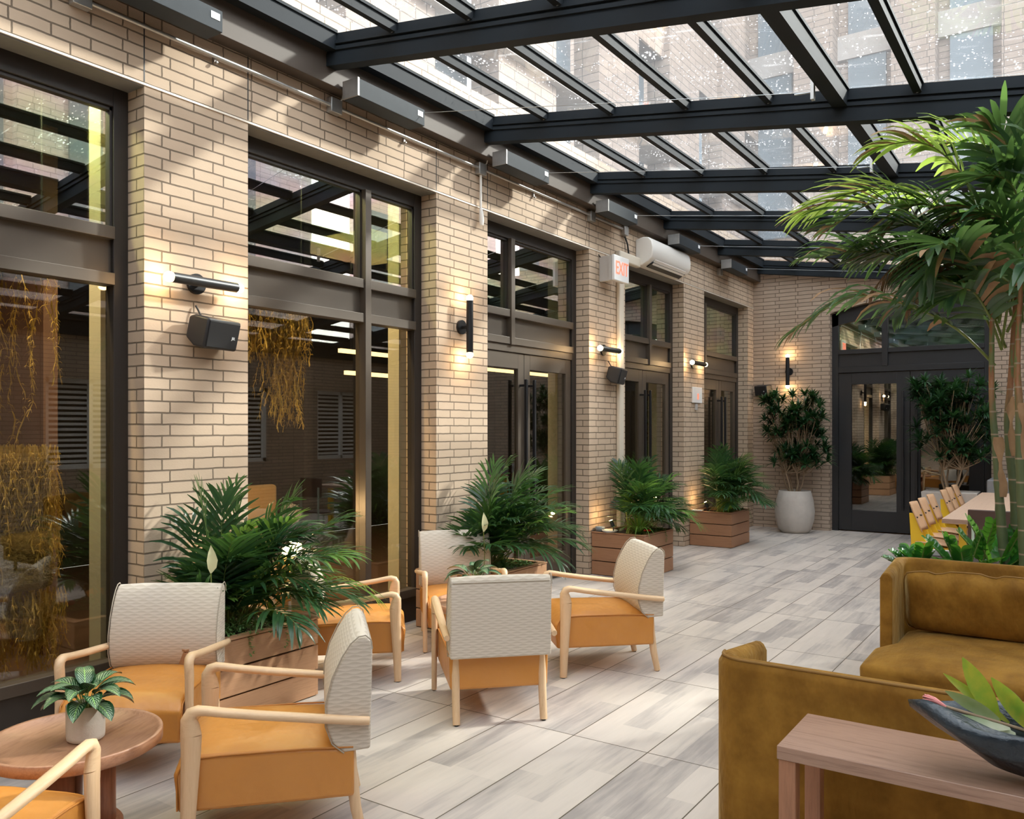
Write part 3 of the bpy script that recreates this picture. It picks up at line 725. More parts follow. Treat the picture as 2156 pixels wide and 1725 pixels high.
# conduit + junction boxes
mb = MB(); mb.tube([(.03, 1.2, 3.888), (.03, 2.36, 3.895), (.03, 8.80, 3.935)], .0125, 12)
for yy in (1.7, 3.25, 5.0, 6.9): mb.box((.0, yy - .008, 3.87), (.022, yy + .008, 3.90 + (yy - 1.2) * .005)); mb.tube([(.03, yy - .006, 3.865), (.03, yy + .006, 3.865)], .010, 8)
tag(mb.build('conduit', 'galvanised'), 'galvanised conduit pipe running along the top of the left brick wall', 'conduit')
JB = [(2.4, 'the leftmost grey junction box on the conduit, at the top edge of the picture'), (4.24, 'grey junction box on the conduit beneath the first full roof beam'),
      (6.01, 'grey junction box on the conduit with a pipe dropping from it'), (8.05, 'grey junction box on the conduit above the third pier'), (8.86, 'grey junction box on the conduit end beside the air conditioner'),
      (12.0, 'small grey junction box above the farthest left doors')]
for i, (yy, lb) in enumerate(JB):
    t = thing('junction_box', lb, 'junction box', (0, yy, 3.905 + .004 * i), 0, 'junction boxes on the conduit')
    MB().box((.001, -.052, -.052), (.055, .052, .052)).build('box', 'galvanised', t, bevel=.004)
    mb = MB(); mb.tube([(.04, .02, .03), (.055, .05, .06), (.07, .055, .12), (.09, .02, .17), (.11, .01, .24)], .006, 8)
    mb.build('cord', 'cable_white' if i != 4 else 'cable_black', t)
mb = MB(); mb.tube([(.03, 6.005, 3.86), (.03, 6.005, 3.50)], .0115, 10); mb.tube([(.03, 6.005, 3.56), (.035, 6.005, 3.53), (.04, 6.005, 3.46), (.04, 6.005, 3.41)], [.013, .02, .024, .018], 10)
tag(mb.build('conduit_drop', 'white_plastic'), 'short white pipe ending in a sensor hanging down the second pier', 'pipe')
tag(MB().tube([(.02, 8.88, 3.86), (.03, 8.93, 3.78), (.03, 8.96, 3.66), (.03, 9.0, 3.60)], .010, 8).build('power_cable', 'cable_black'), 'black cable curving from the last junction box to the air conditioner', 'cable')

# shade motor boxes with cords and wires
for i, (yy, lb) in enumerate([(2.40, 'long grey metal box at the top edge before the first full roof beam'), (4.225, 'grey metal box under the roof just behind the first full beam'), (6.045, 'grey metal box under the roof behind the second beam'),
                              (7.96, 'grey metal box under the roof behind the third beam'), (9.86, 'grey metal box under the roof above the air conditioner'), (11.76, 'farthest grey metal box under the roof near the back wall')]):
    t = thing('shade_box', lb, 'motor box', (.14, yy, 3.98), 0, 'shade motor boxes along the fascia')
    o = MB().box((0, 0, -.06), (.15, .70, .065)).build('housing', 'blind_box_metal', t, bevel=.003)
    MB().box((-.0, -.015, -.055), (.15, 0, .07)).build('end_plate', 'galvanised', t)
    MB().box((.1505, .62, .0), (.153, .68, .04)).build('indicator', 'logo_white', t)
    MB().box((-.02, .1, .0), (0.0, .6, .05)).build('bracket', 'galvanised', t)
    if i:
        ww = MB().tube([(.29, yy + .69, 4.02), (3.03, yy + 1.25, zb(3.03) + .05)], .0022, 6)
        tag(ww.build('shade_wire', 'steel_wire'), 'thin taut wire crossing below the glass roof from the ' + ('first', 'second', 'third', 'fourth', 'farthest')[i - 1] + ' full motor box', 'wire', 'taut wires under the glass roof')
        if i < 3:
            h = thing('wire_hook', 'metal hook plate holding the end of the %s roof wire' % ('first', 'second')[i - 1], 'hook', (3.03, yy + 1.25, zb(3.03) + .05), 0, 'hook plates of the roof wires')
            MB().box((.0, -.02, -.05), (.02, .02, .12)).build('plate', 'galvanised', h)
            MB().tube([(-.10, -.02, 0), (0, 0, 0)], .006, 8).build('turnbuckle', 'steel_wire', h)

# ------------------------------------------------------------ interior things
def moss(name, label, x0, x1, y0, y1, zt, ln, n, seed, fat=.0045, grp=None):
    q = random.Random(seed); mb = MB()
    for i in range(n):
        x = q.uniform(x0, x1); y_ = q.uniform(y0, y1); z = zt + q.uniform(-.03, .03); l = q.uniform(*ln)
        p = Vector((x, y_, z)); pts = [p.copy()]; k = max(4, int(l / .045))
        for j in range(k):
            p = p + Vector((q.uniform(-.018, .018), q.uniform(-.018, .018), -l / k)); pts.append(p.copy())
        an = q.uniform(0, 3.14)
        mb.strip(pts, [(math.cos(an + .5 * a), math.sin(an + .5 * a), 0) for a in range(len(pts))], [fat * q.uniform(.5, 1.2) for _ in pts])
        for j in [x for x in range(1, k) for _ in (0, 1, 2)]:
            a = q.uniform(0, 6.28); s_ = q.uniform(.012, .035); c0 = pts[j]
            d = Vector((math.cos(a) * s_, math.sin(a) * s_, q.uniform(-.03, .015)))
            mb.strip([c0, c0 + d * .6, c0 + d + Vector((0, 0, -.015))], [(math.sin(a), -math.cos(a), .6)] * 3, [fat * .5, fat * .4, .001])
    return tag(mb.build(name, 'moss_strand'), label, 'hanging moss', grp, 'stuff')
moss('hanging_moss', 'thick golden moss mass hanging behind the leftmost window', -.95, -.62, 1.4, 2.62, 1.48, (.25, .80), 1700, 3)
moss('hanging_moss', 'moss strands trailing from the ceiling behind the leftmost window', -.95, -.6, 1.5, 2.6, 2.5, (.3, 1.2), 70, 4, .004)
moss('hanging_moss', 'low clump of brown moss near the sill of the leftmost window', -.95, -.6, 1.4, 2.70, .62, (.2, .5), 500, 5)
moss('hanging_moss', 'golden moss strands hanging at the top of the second window', -.85, -.62, 3.95, 4.62, 2.60, (.12, .50), 380, 6)
moss('hanging_moss', 'long thin moss strands dangling in the middle of the second window', -.8, -.65, 4.25, 4.6, 2.50, (.5, .95), 60, 8, .004)
tag(MB().box((-1.0, 1.2, .65), (-.6, 2.6, 1.0)).box((-1.0, 1.2, 1.0), (-.66, 2.6, 1.44)).build('moss_wall', 'moss_mass', bevel=.05), 'moss-covered block behind the hanging moss of the leftmost window', 'planter')
for nm_, ya, yb in (('leftmost', 1.4, 2.65), ('second', 3.9, 4.7)):
    t = thing('moss_rail', 'thin dark rail holding the moss strands behind the %s window' % nm_, 'rail', (-.78, (ya + yb) / 2, 2.52))
    hl = (yb - ya) / 2; MB().box((-.16, -hl, 0), (.16, hl, .03)).build('shelf', 'interior_dark', t)
    for s_ in (-1, 1): MB().tube([(0, s_ * (hl - .05), .03), (0, s_ * (hl - .05), 1.23)], .006, 6).build('rod', 'black_metal', t)
t = thing('banquette', 'brown upholstered bench back glowing behind the second window', 'bench', (-1.3, 4.1, 0))
MB().box((-.1, -.55, 0), (0, .75, 1.12)).build('backrest', 'banquette', t, bevel=.03)
MB().box((0, -.5, .1), (.4, .7, .45)).build('seat', 'banquette', t, bevel=.04)
t = thing('floor_lamp', 'brass drum lamp glowing behind the first palm and the second window', 'lamp', (-.52, 4.33, 0))
MB().lathe([(.0001, .0), (.12, 0), (.12, .62), (.0001, .62)], n=28).build('drum', 'brass', t)
MB().lathe([(.0001, .62), (.075, .65), (.07, .72), (.0001, .75)], n=24).build('glowing_top', 'lamp_disc', t)
lamp('lamp_light', 'POINT', (0, 0, .95), 14, (1, .66, .34), .08, t)
t = thing('table_lamp', 'lamp with orange shade behind the first glass doors', 'lamp', (-1.0, 7.0, .0))
MB().tube([(0, 0, 0), (0, 0, 1.0)], .02, 10).build('stand', 'black_metal', t)
MB().lathe([(.16, .95), (.13, 1.45)], n=24).build('lamp_shade', 'lamp_shade', t)
for i, (yy, zz) in enumerate([(7.1, 2.55), (7.2, 2.28), (9.9, 2.5)]):
    o = MB().box((-3.2, yy + .3, zz), (-3.15, yy + 2.6, zz + .05)).build('strip_light', 'strip_light')
    hb = MB()
    for q_ in (yy + .5, yy + 2.4): hb.tube([(-3.175, q_, zz + .05), (-3.175, q_, 3.75)], .006, 6)
    hb.build('hanger', 'black_metal', o)
    tag(o, ('upper warm light strip glowing inside behind the first glass doors', 'lower warm light strip glowing inside behind the first glass doors', 'warm light strip glowing inside behind the second glass doors')[i], 'light', 'warm light strips inside')
lamp('room_light', 'AREA', (-.50, 1.9, 3.70), 80, (1, .78, .48), .14, rot=(0, R(-14), 0), shape='RECTANGLE', size_y=1.6)
lamp('room_light', 'AREA', (-.50, 4.3, 3.70), 60, (1, .74, .40), .14, rot=(0, R(-14), 0), shape='RECTANGLE', size_y=1.5)
lamp('room_light', 'AREA', (-2.5, 7.2, 3.72), 30, (1, .7, .38), 1.5, rot=(0, 0, 0))
lamp('lobby_light', 'POINT', (2.3, YB + 1.8, 3.0), 10, (1, .7, .4), .2)

# ------------------------------------------------------------ lounge armchair
def sweep(mb, path, lat, mi=0, c=.35):
    """path: list of (y, z, thickness, width); section lies in the plane across the path; lat = x centre"""
    n = len(path); vs = []
    for i, (y_, z_, th, wd) in enumerate(path):
        a = path[max(0, i - 1)]; b_ = path[min(n - 1, i + 1)]
        t = Vector((0, b_[0] - a[0], b_[1] - a[1])).normalized(); nr = Vector((0, -t.z, t.y))
        for sx, sn in ((-1, -c * 1.2), (-1, c * 1.2), (-c, 1), (c, 1), (1, c * 1.2), (1, -c * 1.2), (c, -1), (-c, -1)):
            vs.append(Vector((lat + sx * wd / 2, y_, z_)) + nr * (sn * th / 2))
    fs = [(i * 8 + k, i * 8 + (k + 1) % 8, (i + 1) * 8 + (k + 1) % 8, (i + 1) * 8 + k) for i in range(n - 1) for k in range(8)]
    mb.add(vs, fs, mi, True); mb.add(vs[:8], [tuple(reversed(range(8)))], mi); mb.add(vs[-8:], [tuple(range(8))], mi)
    return mb
def make_chair(label):
    t = thing('lounge_armchair', label, 'armchair', group='lounge armchairs with wavy fabric backs')
    # seat: rounded block with crowned top
    nx, ny = 12, 14; vs = []; X = .272
    def top(u, v_):  # u -1..1 , v 0(rear)..1(front)
        crown = .028 * (1 - u ** 4) * (1 - (2 * v_ - 1) ** 6)
        dip = -.02 * (1 - v_) ** 2
        fr = -.055 * max(0, (v_ - .86) / .14) ** 2
        return .384 + crown + dip + fr + .004 * math.sin(9 * v_ + 5 * u) * (1 - abs(u))
    grid = [[(X * u, -.29 + .655 * v_, top(u, v_)) for v_ in [j / ny for j in range(ny + 1)]] for u in [-1 + 2 * i / nx for i in range(nx + 1)]]
    vs = [p for r_ in grid for p in r_]; W_ = ny + 1
    fs = [(i * W_ + j, (i + 1) * W_ + j, (i + 1) * W_ + j + 1, i * W_ + j + 1) for i in range(nx) for j in range(ny)]
    bot = [(p[0] * .985, p[1] * (1 if p[1] < .3 else .955), .178) for p in vs]; nb = len(vs)
    fs += [tuple(reversed([nb + k for k in f_])) for f_ in fs[:nx * ny]]
    ring = [i * W_ for i in range(nx + 1)] + [nx * W_ + j for j in range(1, W_)] + [i * W_ + ny for i in range(nx - 1, -1, -1)] + [j for j in range(ny - 1, 0, -1)]
    for a, b_ in zip(ring, ring[1:] + ring[:1]): fs.append((a, nb + a, nb + b_, b_))
    seat = MB().add(vs + bot, fs, 0, True).build('seat', 'mustard_leather', t, bevel=.014, seg=3, weld=True)
    mb = MB()
    for s in (-1, 1):
        mb.tube([(s * (X + .001), -.285, .372), (s * (X + .001), -.1, .380), (s * (X + .001), .2, .382), (s * (X + .001), .28, .378), (s * (X + .001), .335, .355), (s * (X + .0), .352, .315), (s * (X - .002), .350, .19)], .0038, 6)
    mb.build('seat_piping', 'leather_piping', seat)
    # backrest
    pf = [(-.350, .360), (-.250, .352), (-.205, .39), (-.180, .46), (-.182, .55), (-.205, .64), (-.243, .72), (-.275, .768), (-.305, .794), (-.332, .798), (-.352, .780), (-.358, .745), (-.354, .55)]
    mbk = MB(); segs = [-.274, -.262, -.15, 0, .15, .262, .274]; n = len(pf); vs = []
    for x in segs:
        e = (abs(x) / .274) ** 6; cy = -.27; cz = .58
        for (y_, z_) in pf: vs.append((x, y_ + (cy - y_) * .035 * e * (1 if y_ > -.3 else 0), z_ - .008 * e * (1 if z_ > .7 else 0)))
    fs = [(i * n + k, i * n + (k + 1) % n, (i + 1) * n + (k + 1) % n, (i + 1) * n + k) for i in range(len(segs) - 1) for k in range(n)]
    fs += [tuple(reversed(range(n))), tuple((len(segs) - 1) * n + k for k in range(n))]
    back = mbk.add(vs, fs, 0, True).build('backrest', 'wave_fabric', t, bevel=.009, seg=3, weld=True)
    mb = MB()
    for s in (-1, 1):
        mb.tube([(s * .2755, y_, z_) for y_, z_ in pf[1:12]], .0028, 6)
    mb.tube([(-.27, -.1895, .505), (.27, -.1895, .505)], .0018, 6)
    mb.tube([(-.262, -.3565, .764), (.262, -.3565, .764)], .0022, 6)
    mb.build('backrest_seam', 'piping_fabric', back)
    for s in (-1, 1):
        lx = s * .292
        arm = [(-.345, .474, .030, .030), (-.30, .478, .032, .034), (-.15, .498, .033, .040), (.05, .525, .033, .046), (.18, .545, .033, .046), (.245, .557, .034, .044), (.275, .560, .038, .042), (.298, .552, .046, .040), (.306, .530, .058, .038), (.303, .505, .066, .036), (.299, .470, .074, .034)]
        # path runs rear->front then turns down
        sweep(MB(), arm, lx).build('arm', 'ash_arm', t)
        leg = [(.299, .470, .074, .034), (.299, .42, .070, .033), (.304, .30, .062, .032), (.310, .15, .052, .031), (.314, .006, .043, .030)]
        sweep(MB(), leg, lx).build('leg', 'ash_wood', t)
        rl = [(-.275, .362, .040, .042), (-.280, .25, .046, .042), (-.297, .12, .042, .040), (-.322, .006, .036, .038)]
        sweep(MB(), rl, s * .238).build('leg', 'ash_wood', t)
    mb = MB()
    for x, y_ in ((.292, .314), (-.292, .314), (.238, -.322), (-.238, -.322)): mb.tube([(x, y_, 0), (x, y_, .008)], .012, 10)
    mb.build('foot_pads', 'black_plastic', t)
    return t
ch0 = make_chair('armchair seen from the side nearest the camera, in front of the wooden planter')
CH = [(1.733, 2.296, 227.5, 1.004, None),
      (.665, 2.395, -52.5, .985, 'armchair facing the camera behind the round table with the potted plant'),
      (1.615, 1.11, 117, 1.0, 'armchair cut off at the bottom left corner with only arm and seat showing'),
      (.457, 3.965, 42.8, .989, 'armchair between the first planter and the second window facing right'),
      (.554, 5.018, -43.9, .998, 'armchair against the second planter facing the camera'),
      (1.609, 3.953, 135.3, 1.012, 'armchair seen from behind in the middle of the picture'),
      (1.731, 5.057, 223.9, 1.022, 'rightmost armchair seen from its side, facing left')]
for i, (x, y_, h, s_, lb) in enumerate(CH):
    if i == 0:
        ch0.location = (x, y_, 0); ch0.rotation_euler = (0, 0, R(h - 90)); ch0.scale = (s_,) * 3
    else: dup(ch0, (x, y_, 0), R(h - 90), lb, s_)

# ------------------------------------------------------------ round tables + pot plants
def round_table(x, y_, r_, label, rz=.4):
    t = thing('round_table', label, 'table', (x, y_, 0), rz, 'low round wooden tables')
    mb = MB(); mb.lathe([(.0001, .437), (r_ - .022, .437), (r_ - .016, .450), (r_ - .002, .452), (r_, .448), (r_, .412), (r_ - .02, .400), (.0001, .400)], n=72)
    mb.build('table_top', 'acacia', t)
    for k in range(3):
        a = k * 2.094 + .5; cx, cy = .085 * math.cos(a), .085 * math.sin(a)
        MB().lathe([(.0001, .04), (.055, .04), (.055, .40), (.0001, .40)], (cx, cy, 0), 24).build('leg', 'acacia_edge', t)
    MB().lathe([(.0001, 0), (.165, 0), (.165, .11), (.158, .12), (.0001, .12)], n=40).build('base', 'acacia_edge', t)
    return t
round_table(1.325, 1.675, .305, 'low round wooden table at the left holding the white pot')
round_table(1.10, 4.50, .29, 'round table mostly hidden behind the armchair in the middle', 1.2)

def calathea_plant(name, label, x, y_, z, s_, nleaf, seed, pot=True):
    q = random.Random(seed); t = thing(name, label, 'potted plant', (x, y_, z)); t.scale = (s_,) * 3
    if pot:
        MB().lathe([(.0001, .001), (.066, .001), (.072, .006), (.074, .02), (.075, .145), (.071, .147), (.068, .143), (.067, .12), (.0001, .12)], n=40).build('pot', 'pot_ceramic', t)
        mb = MB()
        for _ in range(60):
            a = q.uniform(0, 6.28); r_ = q.uniform(0, .058); c0 = (r_ * math.cos(a), r_ * math.sin(a), .124)
            mb.lathe([(.0001, .012), (.009, .008), (.011, 0)], c0, 6)
        mb.build('moss_cover', 'moss_green', t)
    mb = MB(); st = MB()
    for i in range(nleaf):
        a = i * 2.399 + q.uniform(-.3, .3); el = R(75 - 75 * (i / nleaf) + q.uniform(-8, 8)); L0 = q.uniform(.035, .06); LL = q.uniform(.13, .165)
        d = Vector((math.cos(a) * math.cos(el), math.sin(a) * math.cos(el), math.sin(el)))
        b0 = Vector((math.cos(a) * .012, math.sin(a) * .012, .12)); b1 = b0 + d * L0 + Vector((0, 0, .03))
        st.tube([b0, (b0 + b1) / 2 + Vector((0, 0, .008)), b1], .0022, 5)
        side = Vector((-math.sin(a), math.cos(a), 0)); pts = []; ws = []; nn = []
        dd = Vector((math.cos(a) * math.cos(el * .6), math.sin(a) * math.cos(el * .6), math.sin(el * .6) + .15)).normalized(); p = b1.copy()
        for k in range(9):
            tt = k / 8; pts.append(p.copy()); ws.append(max(.0008, .038 * math.sin(math.pi * (tt ** .8)) ** .75))
            nn.append(side.cross(dd).normalized() * -1 if side.cross(dd).z < 0 else side.cross(dd).normalized())
            p = p + dd * LL / 8; dd = (dd + Vector((0, 0, -.17))).normalized()
        mb.strip(pts, [side] * 9, ws, fold=.35, nrm=nn, uv=True)
    st.build('stems', 'cane_green', t); mb.build('leaves', 'striped_leaf', t)
    return t
calathea_plant('potted_calathea', 'striped-leaf plant in a white pot on the left round table', 1.362, 1.695, .4385, .90, 22, 5)
calathea_plant('potted_calathea', 'small striped plant peeking over the armchair back in the middle', 1.08, 4.50, .44, 1.05, 15, 9)

# ------------------------------------------------------------ planters + palms
def planter(label, x0, x1, y0, y1, h, mat):
    cx, cy = (x0 + x1) / 2, (y0 + y1) / 2; t = thing('planter_box', label, 'planter', (cx, cy, 0), 0, 'wooden planter boxes along the brick wall')
    ax, ay = (x1 - x0) / 2, (y1 - y0) / 2; bh = (h - .012) / 3
    for k in range(3):
        z0 = .006 + k * bh; z1 = z0 + bh - .010; mb = MB()
        mb.box((-ax, -ay, z0), (ax, -ay + .022, z1)); mb.box((-ax, ay - .022, z0), (ax, ay, z1)); mb.box((ax - .022, -ay + .022, z0), (ax, ay - .022, z1)); mb.box((-ax, -ay + .022, z0), (-ax + .022, ay - .022, z1))
        mb.build('board', mat, t, bevel=.002)
    rm = MB(); rm.box((-ax - .004, -ay - .004, h - .012), (ax + .004, -ay + .05, h)); rm.box((-ax - .004, ay - .05, h - .012), (ax + .004, ay + .004, h)); rm.box((ax - .05, -ay + .05, h - .012), (ax + .004, ay - .05, h)); rm.box((-ax - .004, -ay + .05, h - .012), (-ax + .05, ay - .05, h))
    rm.build('rim', mat, t, bevel=.002)
    MB().box((-ax + .024, -ay + .024, .005), (ax - .024, ay - .024, h - .05)).build('soil', 'soil', t)
    return t
PL = [(.01, .66, 2.60, 3.50, .47, 'planter_wood', 'pale wooden planter in front of the leftmost pier, behind the nearest armchair'),
      (.01, .70, 5.15, 6.04, .47, 'planter_wood', 'wooden planter behind the armchair at the second pier, mostly hidden'),
      (.01, .64, 8.09, 8.85, .47, 'planter_wood_red', 'reddish wooden planter at the foot of the cream pipe'),
      (.01, .60, 10.88, 11.61, .475, 'planter_wood_red', 'farthest reddish wooden planter near the back corner')]
for a in PL: planter(a[6], *a[:6])

def frond(mb, st, base, az, el, ln, nl, leaf, wd, q, mi=0, droop=1.0, rr=.0035, bare=.32, up=.1):
    p = Vector(base); d = Vector((math.cos(az) * math.cos(el), math.sin(az) * math.cos(el), math.sin(el)))
    K = 14; pts = []; ds = []
    for k in range(K + 1):
        pts.append(p.copy()); ds.append(d.copy())
        p = p + d * (ln / K); d = (d + Vector((0, 0, -.088 * droop * (k / K + .25)))).normalized()
    st.tube(pts, [rr * (1 - .8 * k / K) + .0006 for k in range(K + 1)], 5, mi=0)
    frond_leaves(mb, pts, ds, nl, leaf, wd, q, mi, bare, up, 1.0, hang=q.uniform(.12, .34))
def frond_leaves(mb, pts, ds, nl, leaf, wd, q, mi, bare=.3, up=.1, droop=1.0, dry=0, hang=.10):
    K = len(pts) - 1
    for i in range(nl):
        t = bare + (1 - bare) * (i + .5) / nl; x = t * K; k = min(K - 1, int(x)); fr_ = x - k
        c0 = pts[k].lerp(pts[k + 1], fr_); d = ds[k].lerp(ds[min(K, k + 1)], fr_).normalized()
        sd_ = d.cross(Vector((0, 0, 1)));  sd_ = sd_.normalized() if sd_.length > .05 else Vector((1, 0, 0))
        nrm = sd_.cross(d).normalized(); ll = leaf * (math.sin(math.pi * (.14 + .80 * (i + .5) / nl)) ** .6) * q.uniform(.85, 1.1)
        for s in (-1, 1):
            an = R(62 - 40 * (i / nl) + q.uniform(-7, 7))
            dd = (d * math.cos(an) + sd_ * s * math.sin(an) + nrm * (up + q.uniform(-.12, .12))).normalized(); p = c0.copy(); P_ = []; D_ = []; W_ = []; N_ = []
            m_ = mi if q.random() > dry else 2
            for j in range(6):
                tt = j / 5; sdir = dd.cross(nrm); sdir = sdir.normalized() if sdir.length > .05 else d
                P_.append(p.copy()); D_.append(sdir); W_.append(max(.0006, wd * (math.sin(math.pi * (.10 + .88 * tt)) ** .7))); N_.append(nrm)
                p = p + dd * ll / 5; dd = (dd + Vector((0, 0, -hang * droop * (tt + .3)))).normalized()
            mb.strip(P_, D_, W_, mi=m_, fold=.25, nrm=N_)
def parlor_palm(label, cx, cy, z, n, ln, seed, wall=True, front=True):
    q = random.Random(seed); t = thing('parlor_palm', label, 'palm plant', (cx, cy, z), 0, 'parlor palms in the wooden planters'); mb = MB(); st = MB()
    for i in range(n):
        az = q.uniform(0, 6.283); k = i / n
        if wall and math.cos(az) < -.15 and q.random() < .85: az = math.pi - az
        el = R(90 - 50 * k ** .9 + q.uniform(-8, 8)); l = ln * q.uniform(.75, 1.08) * (1.0 if k < .6 else .92)
        if math.cos(az) < 0: l = min(l, .30 + .5 * math.sin(el))
        if front and math.sin(az) < -.1: el = max(el, R(68)); l *= (.46 if math.sin(az) < -.35 else .7)
        b_ = (q.uniform(-.10, .10), q.uniform(-.16, .16), 0)
        frond(mb, st, b_, az, el, l, q.randint(10, 13), q.uniform(.22, .32), .0115, q, mi=1 if q.random() < .16 else 0, droop=q.uniform(1.1, 2.2), up=q.uniform(-.05, .25), bare=.42)
    for i in range(6):
        a = q.uniform(0, 6.28); st.tube([(.08 * math.cos(a), .1 * math.sin(a), -.03), (.1 * math.cos(a), .13 * math.sin(a), .2), (.13 * math.cos(a), .18 * math.sin(a), .4)], .007, 6)
    st.build('stems', 'cane_green', t); mb.build('fronds', ['palm_leaf', 'palm_leaf_light'], t)
    return t
parlor_palm('bushy dark green palm rising from the planter of the leftmost pier', .34, 3.10, .43, 66, .86, 21)
parlor_palm('bushy palm with sunlit fronds in the planter of the second pier', .36, 5.58, .43, 62, .88, 22)
parlor_palm('bushy palm in the reddish planter by the cream pipe', .33, 8.52, .43, 60, .78, 23, front=False)
parlor_palm('palm in the farthest wooden planter near the back corner', .32, 11.28, .43, 58, .84, 24, front=False)

def creeper(label, cx, cy, z, rx, ry, n, seed, trail=()):
    q = random.Random(seed); mb = MB()
    def lf(p, s_):
        a = q.uniform(0, 6.28); e = q.uniform(-.3, .9); d = Vector((math.cos(a) * math.cos(e), math.sin(a) * math.cos(e), math.sin(e))); sd_ = Vector((-math.sin(a), math.cos(a), q.uniform(-.4, .4)))
        mb.strip([p, p + d * s_ * .5, p + d * s_], [sd_] * 3, [s_ * .12, s_ * .34, s_ * .04])
    for i in range(n):
        r_ = math.sqrt(q.random()); a = q.uniform(0, 6.283); p = Vector((r_ * rx * math.cos(a), r_ * ry * math.sin(a), q.uniform(0, .075) * (1.3 - r_)))
        lf(p, q.uniform(.013, .026))
    for (x, y_) in trail:
        p = Vector((x - cx, y_ - cy, .05))
        for k in range(16):
            p = p + Vector((q.uniform(-.004, .006), q.uniform(-.008, .008), -.009)); lf(p, .018); lf(p, .016)
    o = mb.build('creeping_plant', 'creeper_leaf'); o.location = (cx, cy, z)
    return tag(o, label, 'ground cover', 'creeping plants in the planters', 'stuff')
creeper('small-leaved creeper spilling over the edge of the first planter', .50, 3.10, .44, .17, .34, 1100, 31, [(.665, 3.0), (.665, 3.25)])
creeper('small-leaved creeper in the second planter', .52, 5.72, .44, .18, .28, 900, 32)
creeper('creeper trailing over the corner of the reddish planter by the pipe', .48, 8.6, .44, .16, .24, 700, 33, [(.645, 8.62)])
creeper('creeper at the right edge of the farthest wooden planter', .45, 11.40, .445, .15, .2, 500, 34, [(.605, 11.52)])
def spider(label, x, y_, z, n, seed, ln=.4):
    q = random.Random(seed); mb = MB()
    for i in range(n):
        a = q.uniform(0, 6.28); el = R(q.uniform(45, 85)); d = Vector((math.cos(a) * math.cos(el), math.sin(a) * math.cos(el), math.sin(el))); p = Vector((0, 0, 0)); P_ = []; l = ln * q.uniform(.5, 1)
        for k in range(8): P_.append(p.copy()); p = p + d * l / 7; d = (d + Vector((0, 0, -.26))).normalized()
        sd_ = Vector((-math.sin(a), math.cos(a), 0)); mb.strip(P_, [sd_] * 8, [.007 * (1 - .9 * (k / 7) ** 2) for k in range(8)], fold=.3, nrm=[Vector((0, 0, 1))] * 8)
    o = mb.build('spider_plant', 'palm_leaf_light'); o.location = (x, y_, z); return tag(o, label, 'plant', 'spider plants in the planters')
spider('light green spider plant in the first planter behind the nearest chair', .48, 3.30, .44, 26, 41, .3)
spider('tall light green spider plant at the left of the pipe-side planter', .50, 8.25, .44, 60, 42, .62)
spider('light green spider plant at the left of the farthest planter', .50, 11.02, .45, 44, 43, .55)
spider('yellowish spider plant at the foot of the second palm', .50, 5.68, .44, 30, 44, .32)
def spathe(label, x, y_, z, h):
    t = thing('peace_lily_bloom', label, 'flower', (x, y_, z), 0, 'pale spathe flowers among the palms')
    MB().tube([(0, 0, -h), (.01, 0, -h / 2), (0, 0, 0)], .003, 6).build('stem', 'cane_green', t)
    mb = MB(); mb.strip([(0, 0, 0), (.005, .002, .03), (.008, 0, .07), (.004, 0, .11), (0, 0, .15)], [(.5, .86, 0)] * 5, [.003, .022, .028, .018, .001], fold=.3, nrm=[Vector((1, -.4, 0))] * 5)
    mb.build('spathe', 'spathe', t)
spathe('pale yellow spathe flower beside the first palm, above the armchair back', .62, 2.78, .83, .38)
spathe('pale yellow spathe flower left of the second palm', .62, 5.24, .80, .35)
for (x, y_, z, lb) in ((.50, 2.84, .47, 'red flower low in the first planter'), (.50, 8.42, .47, 'red flower low in the pipe-side planter')):
    t = thing('red_flower', lb, 'flower', (x, y_, z), .3, 'small red flowers in the planters')
    for k in range(2): MB().lathe([(.0001, .0), (.022, .006), (.024, .016), (.0001, .026)], (k * .035, k * .01, 0), 14).build('petal', 'red_flower', t)
    MB().tube([(0, 0, -.04), (0, 0, .002)], .003, 6).build('stem', 'cane_green', t)
def spot(label, x, y_, z):
    t = thing('garden_spotlight', label, 'lamp', (x, y_, z), 0, 'small spotlights in the planters')
    MB().tube([(0, 0, -.06), (0, 0, .08)], .006, 6).build('spike', 'black_metal', t)
    MB().tube([(.0, 0, .06), (-.03, .0, .13)], .022, 12).build('head', 'black_metal', t)
    MB().tube([(-.031, 0, .131), (-.033, .0, .135)], .018, 12).build('lens', 'lamp_disc', t)
    lamp('spot_light', 'POINT', (-.06, 0, .17), 1.2, (1, .65, .3), .02, t)
spot('small glowing spotlight at the left of the pipe-side planter', .22, 8.20, .46)
spot('small glowing spotlight at the left of the farthest planter', .22, 11.0, .46)
spot('small glowing spotlight among the leaves of the first palm', .25, 3.22, .62)
t = thing('saucer', 'pale saucer on the left corner of the pipe-side planter', 'dish', (.20, 8.155, .471)); MB().lathe([(.0001, 0), (.075, 0), (.09, .022), (.084, .024), (.07, .008), (.0001, .006)], n=32).build('dish', 'saucer_glaze', t)
t = thing('glass_dish', 'small dark glass dish behind the saucer on the pipe-side planter', 'dish', (.07, 8.17, .471)); MB().lathe([(.0001, 0), (.05, 0), (.052, .05), (.048, .05), (.046, .006), (.0001, .006)], n=28).build('dish', 'far_glass', t)
o = MB().box((.04, 10.875, .4765), (.19, 10.95, .490)).build('tray', 'white_sign', bevel=.004); tag(o, 'small white tray on the rim of the farthest planter', 'tray')

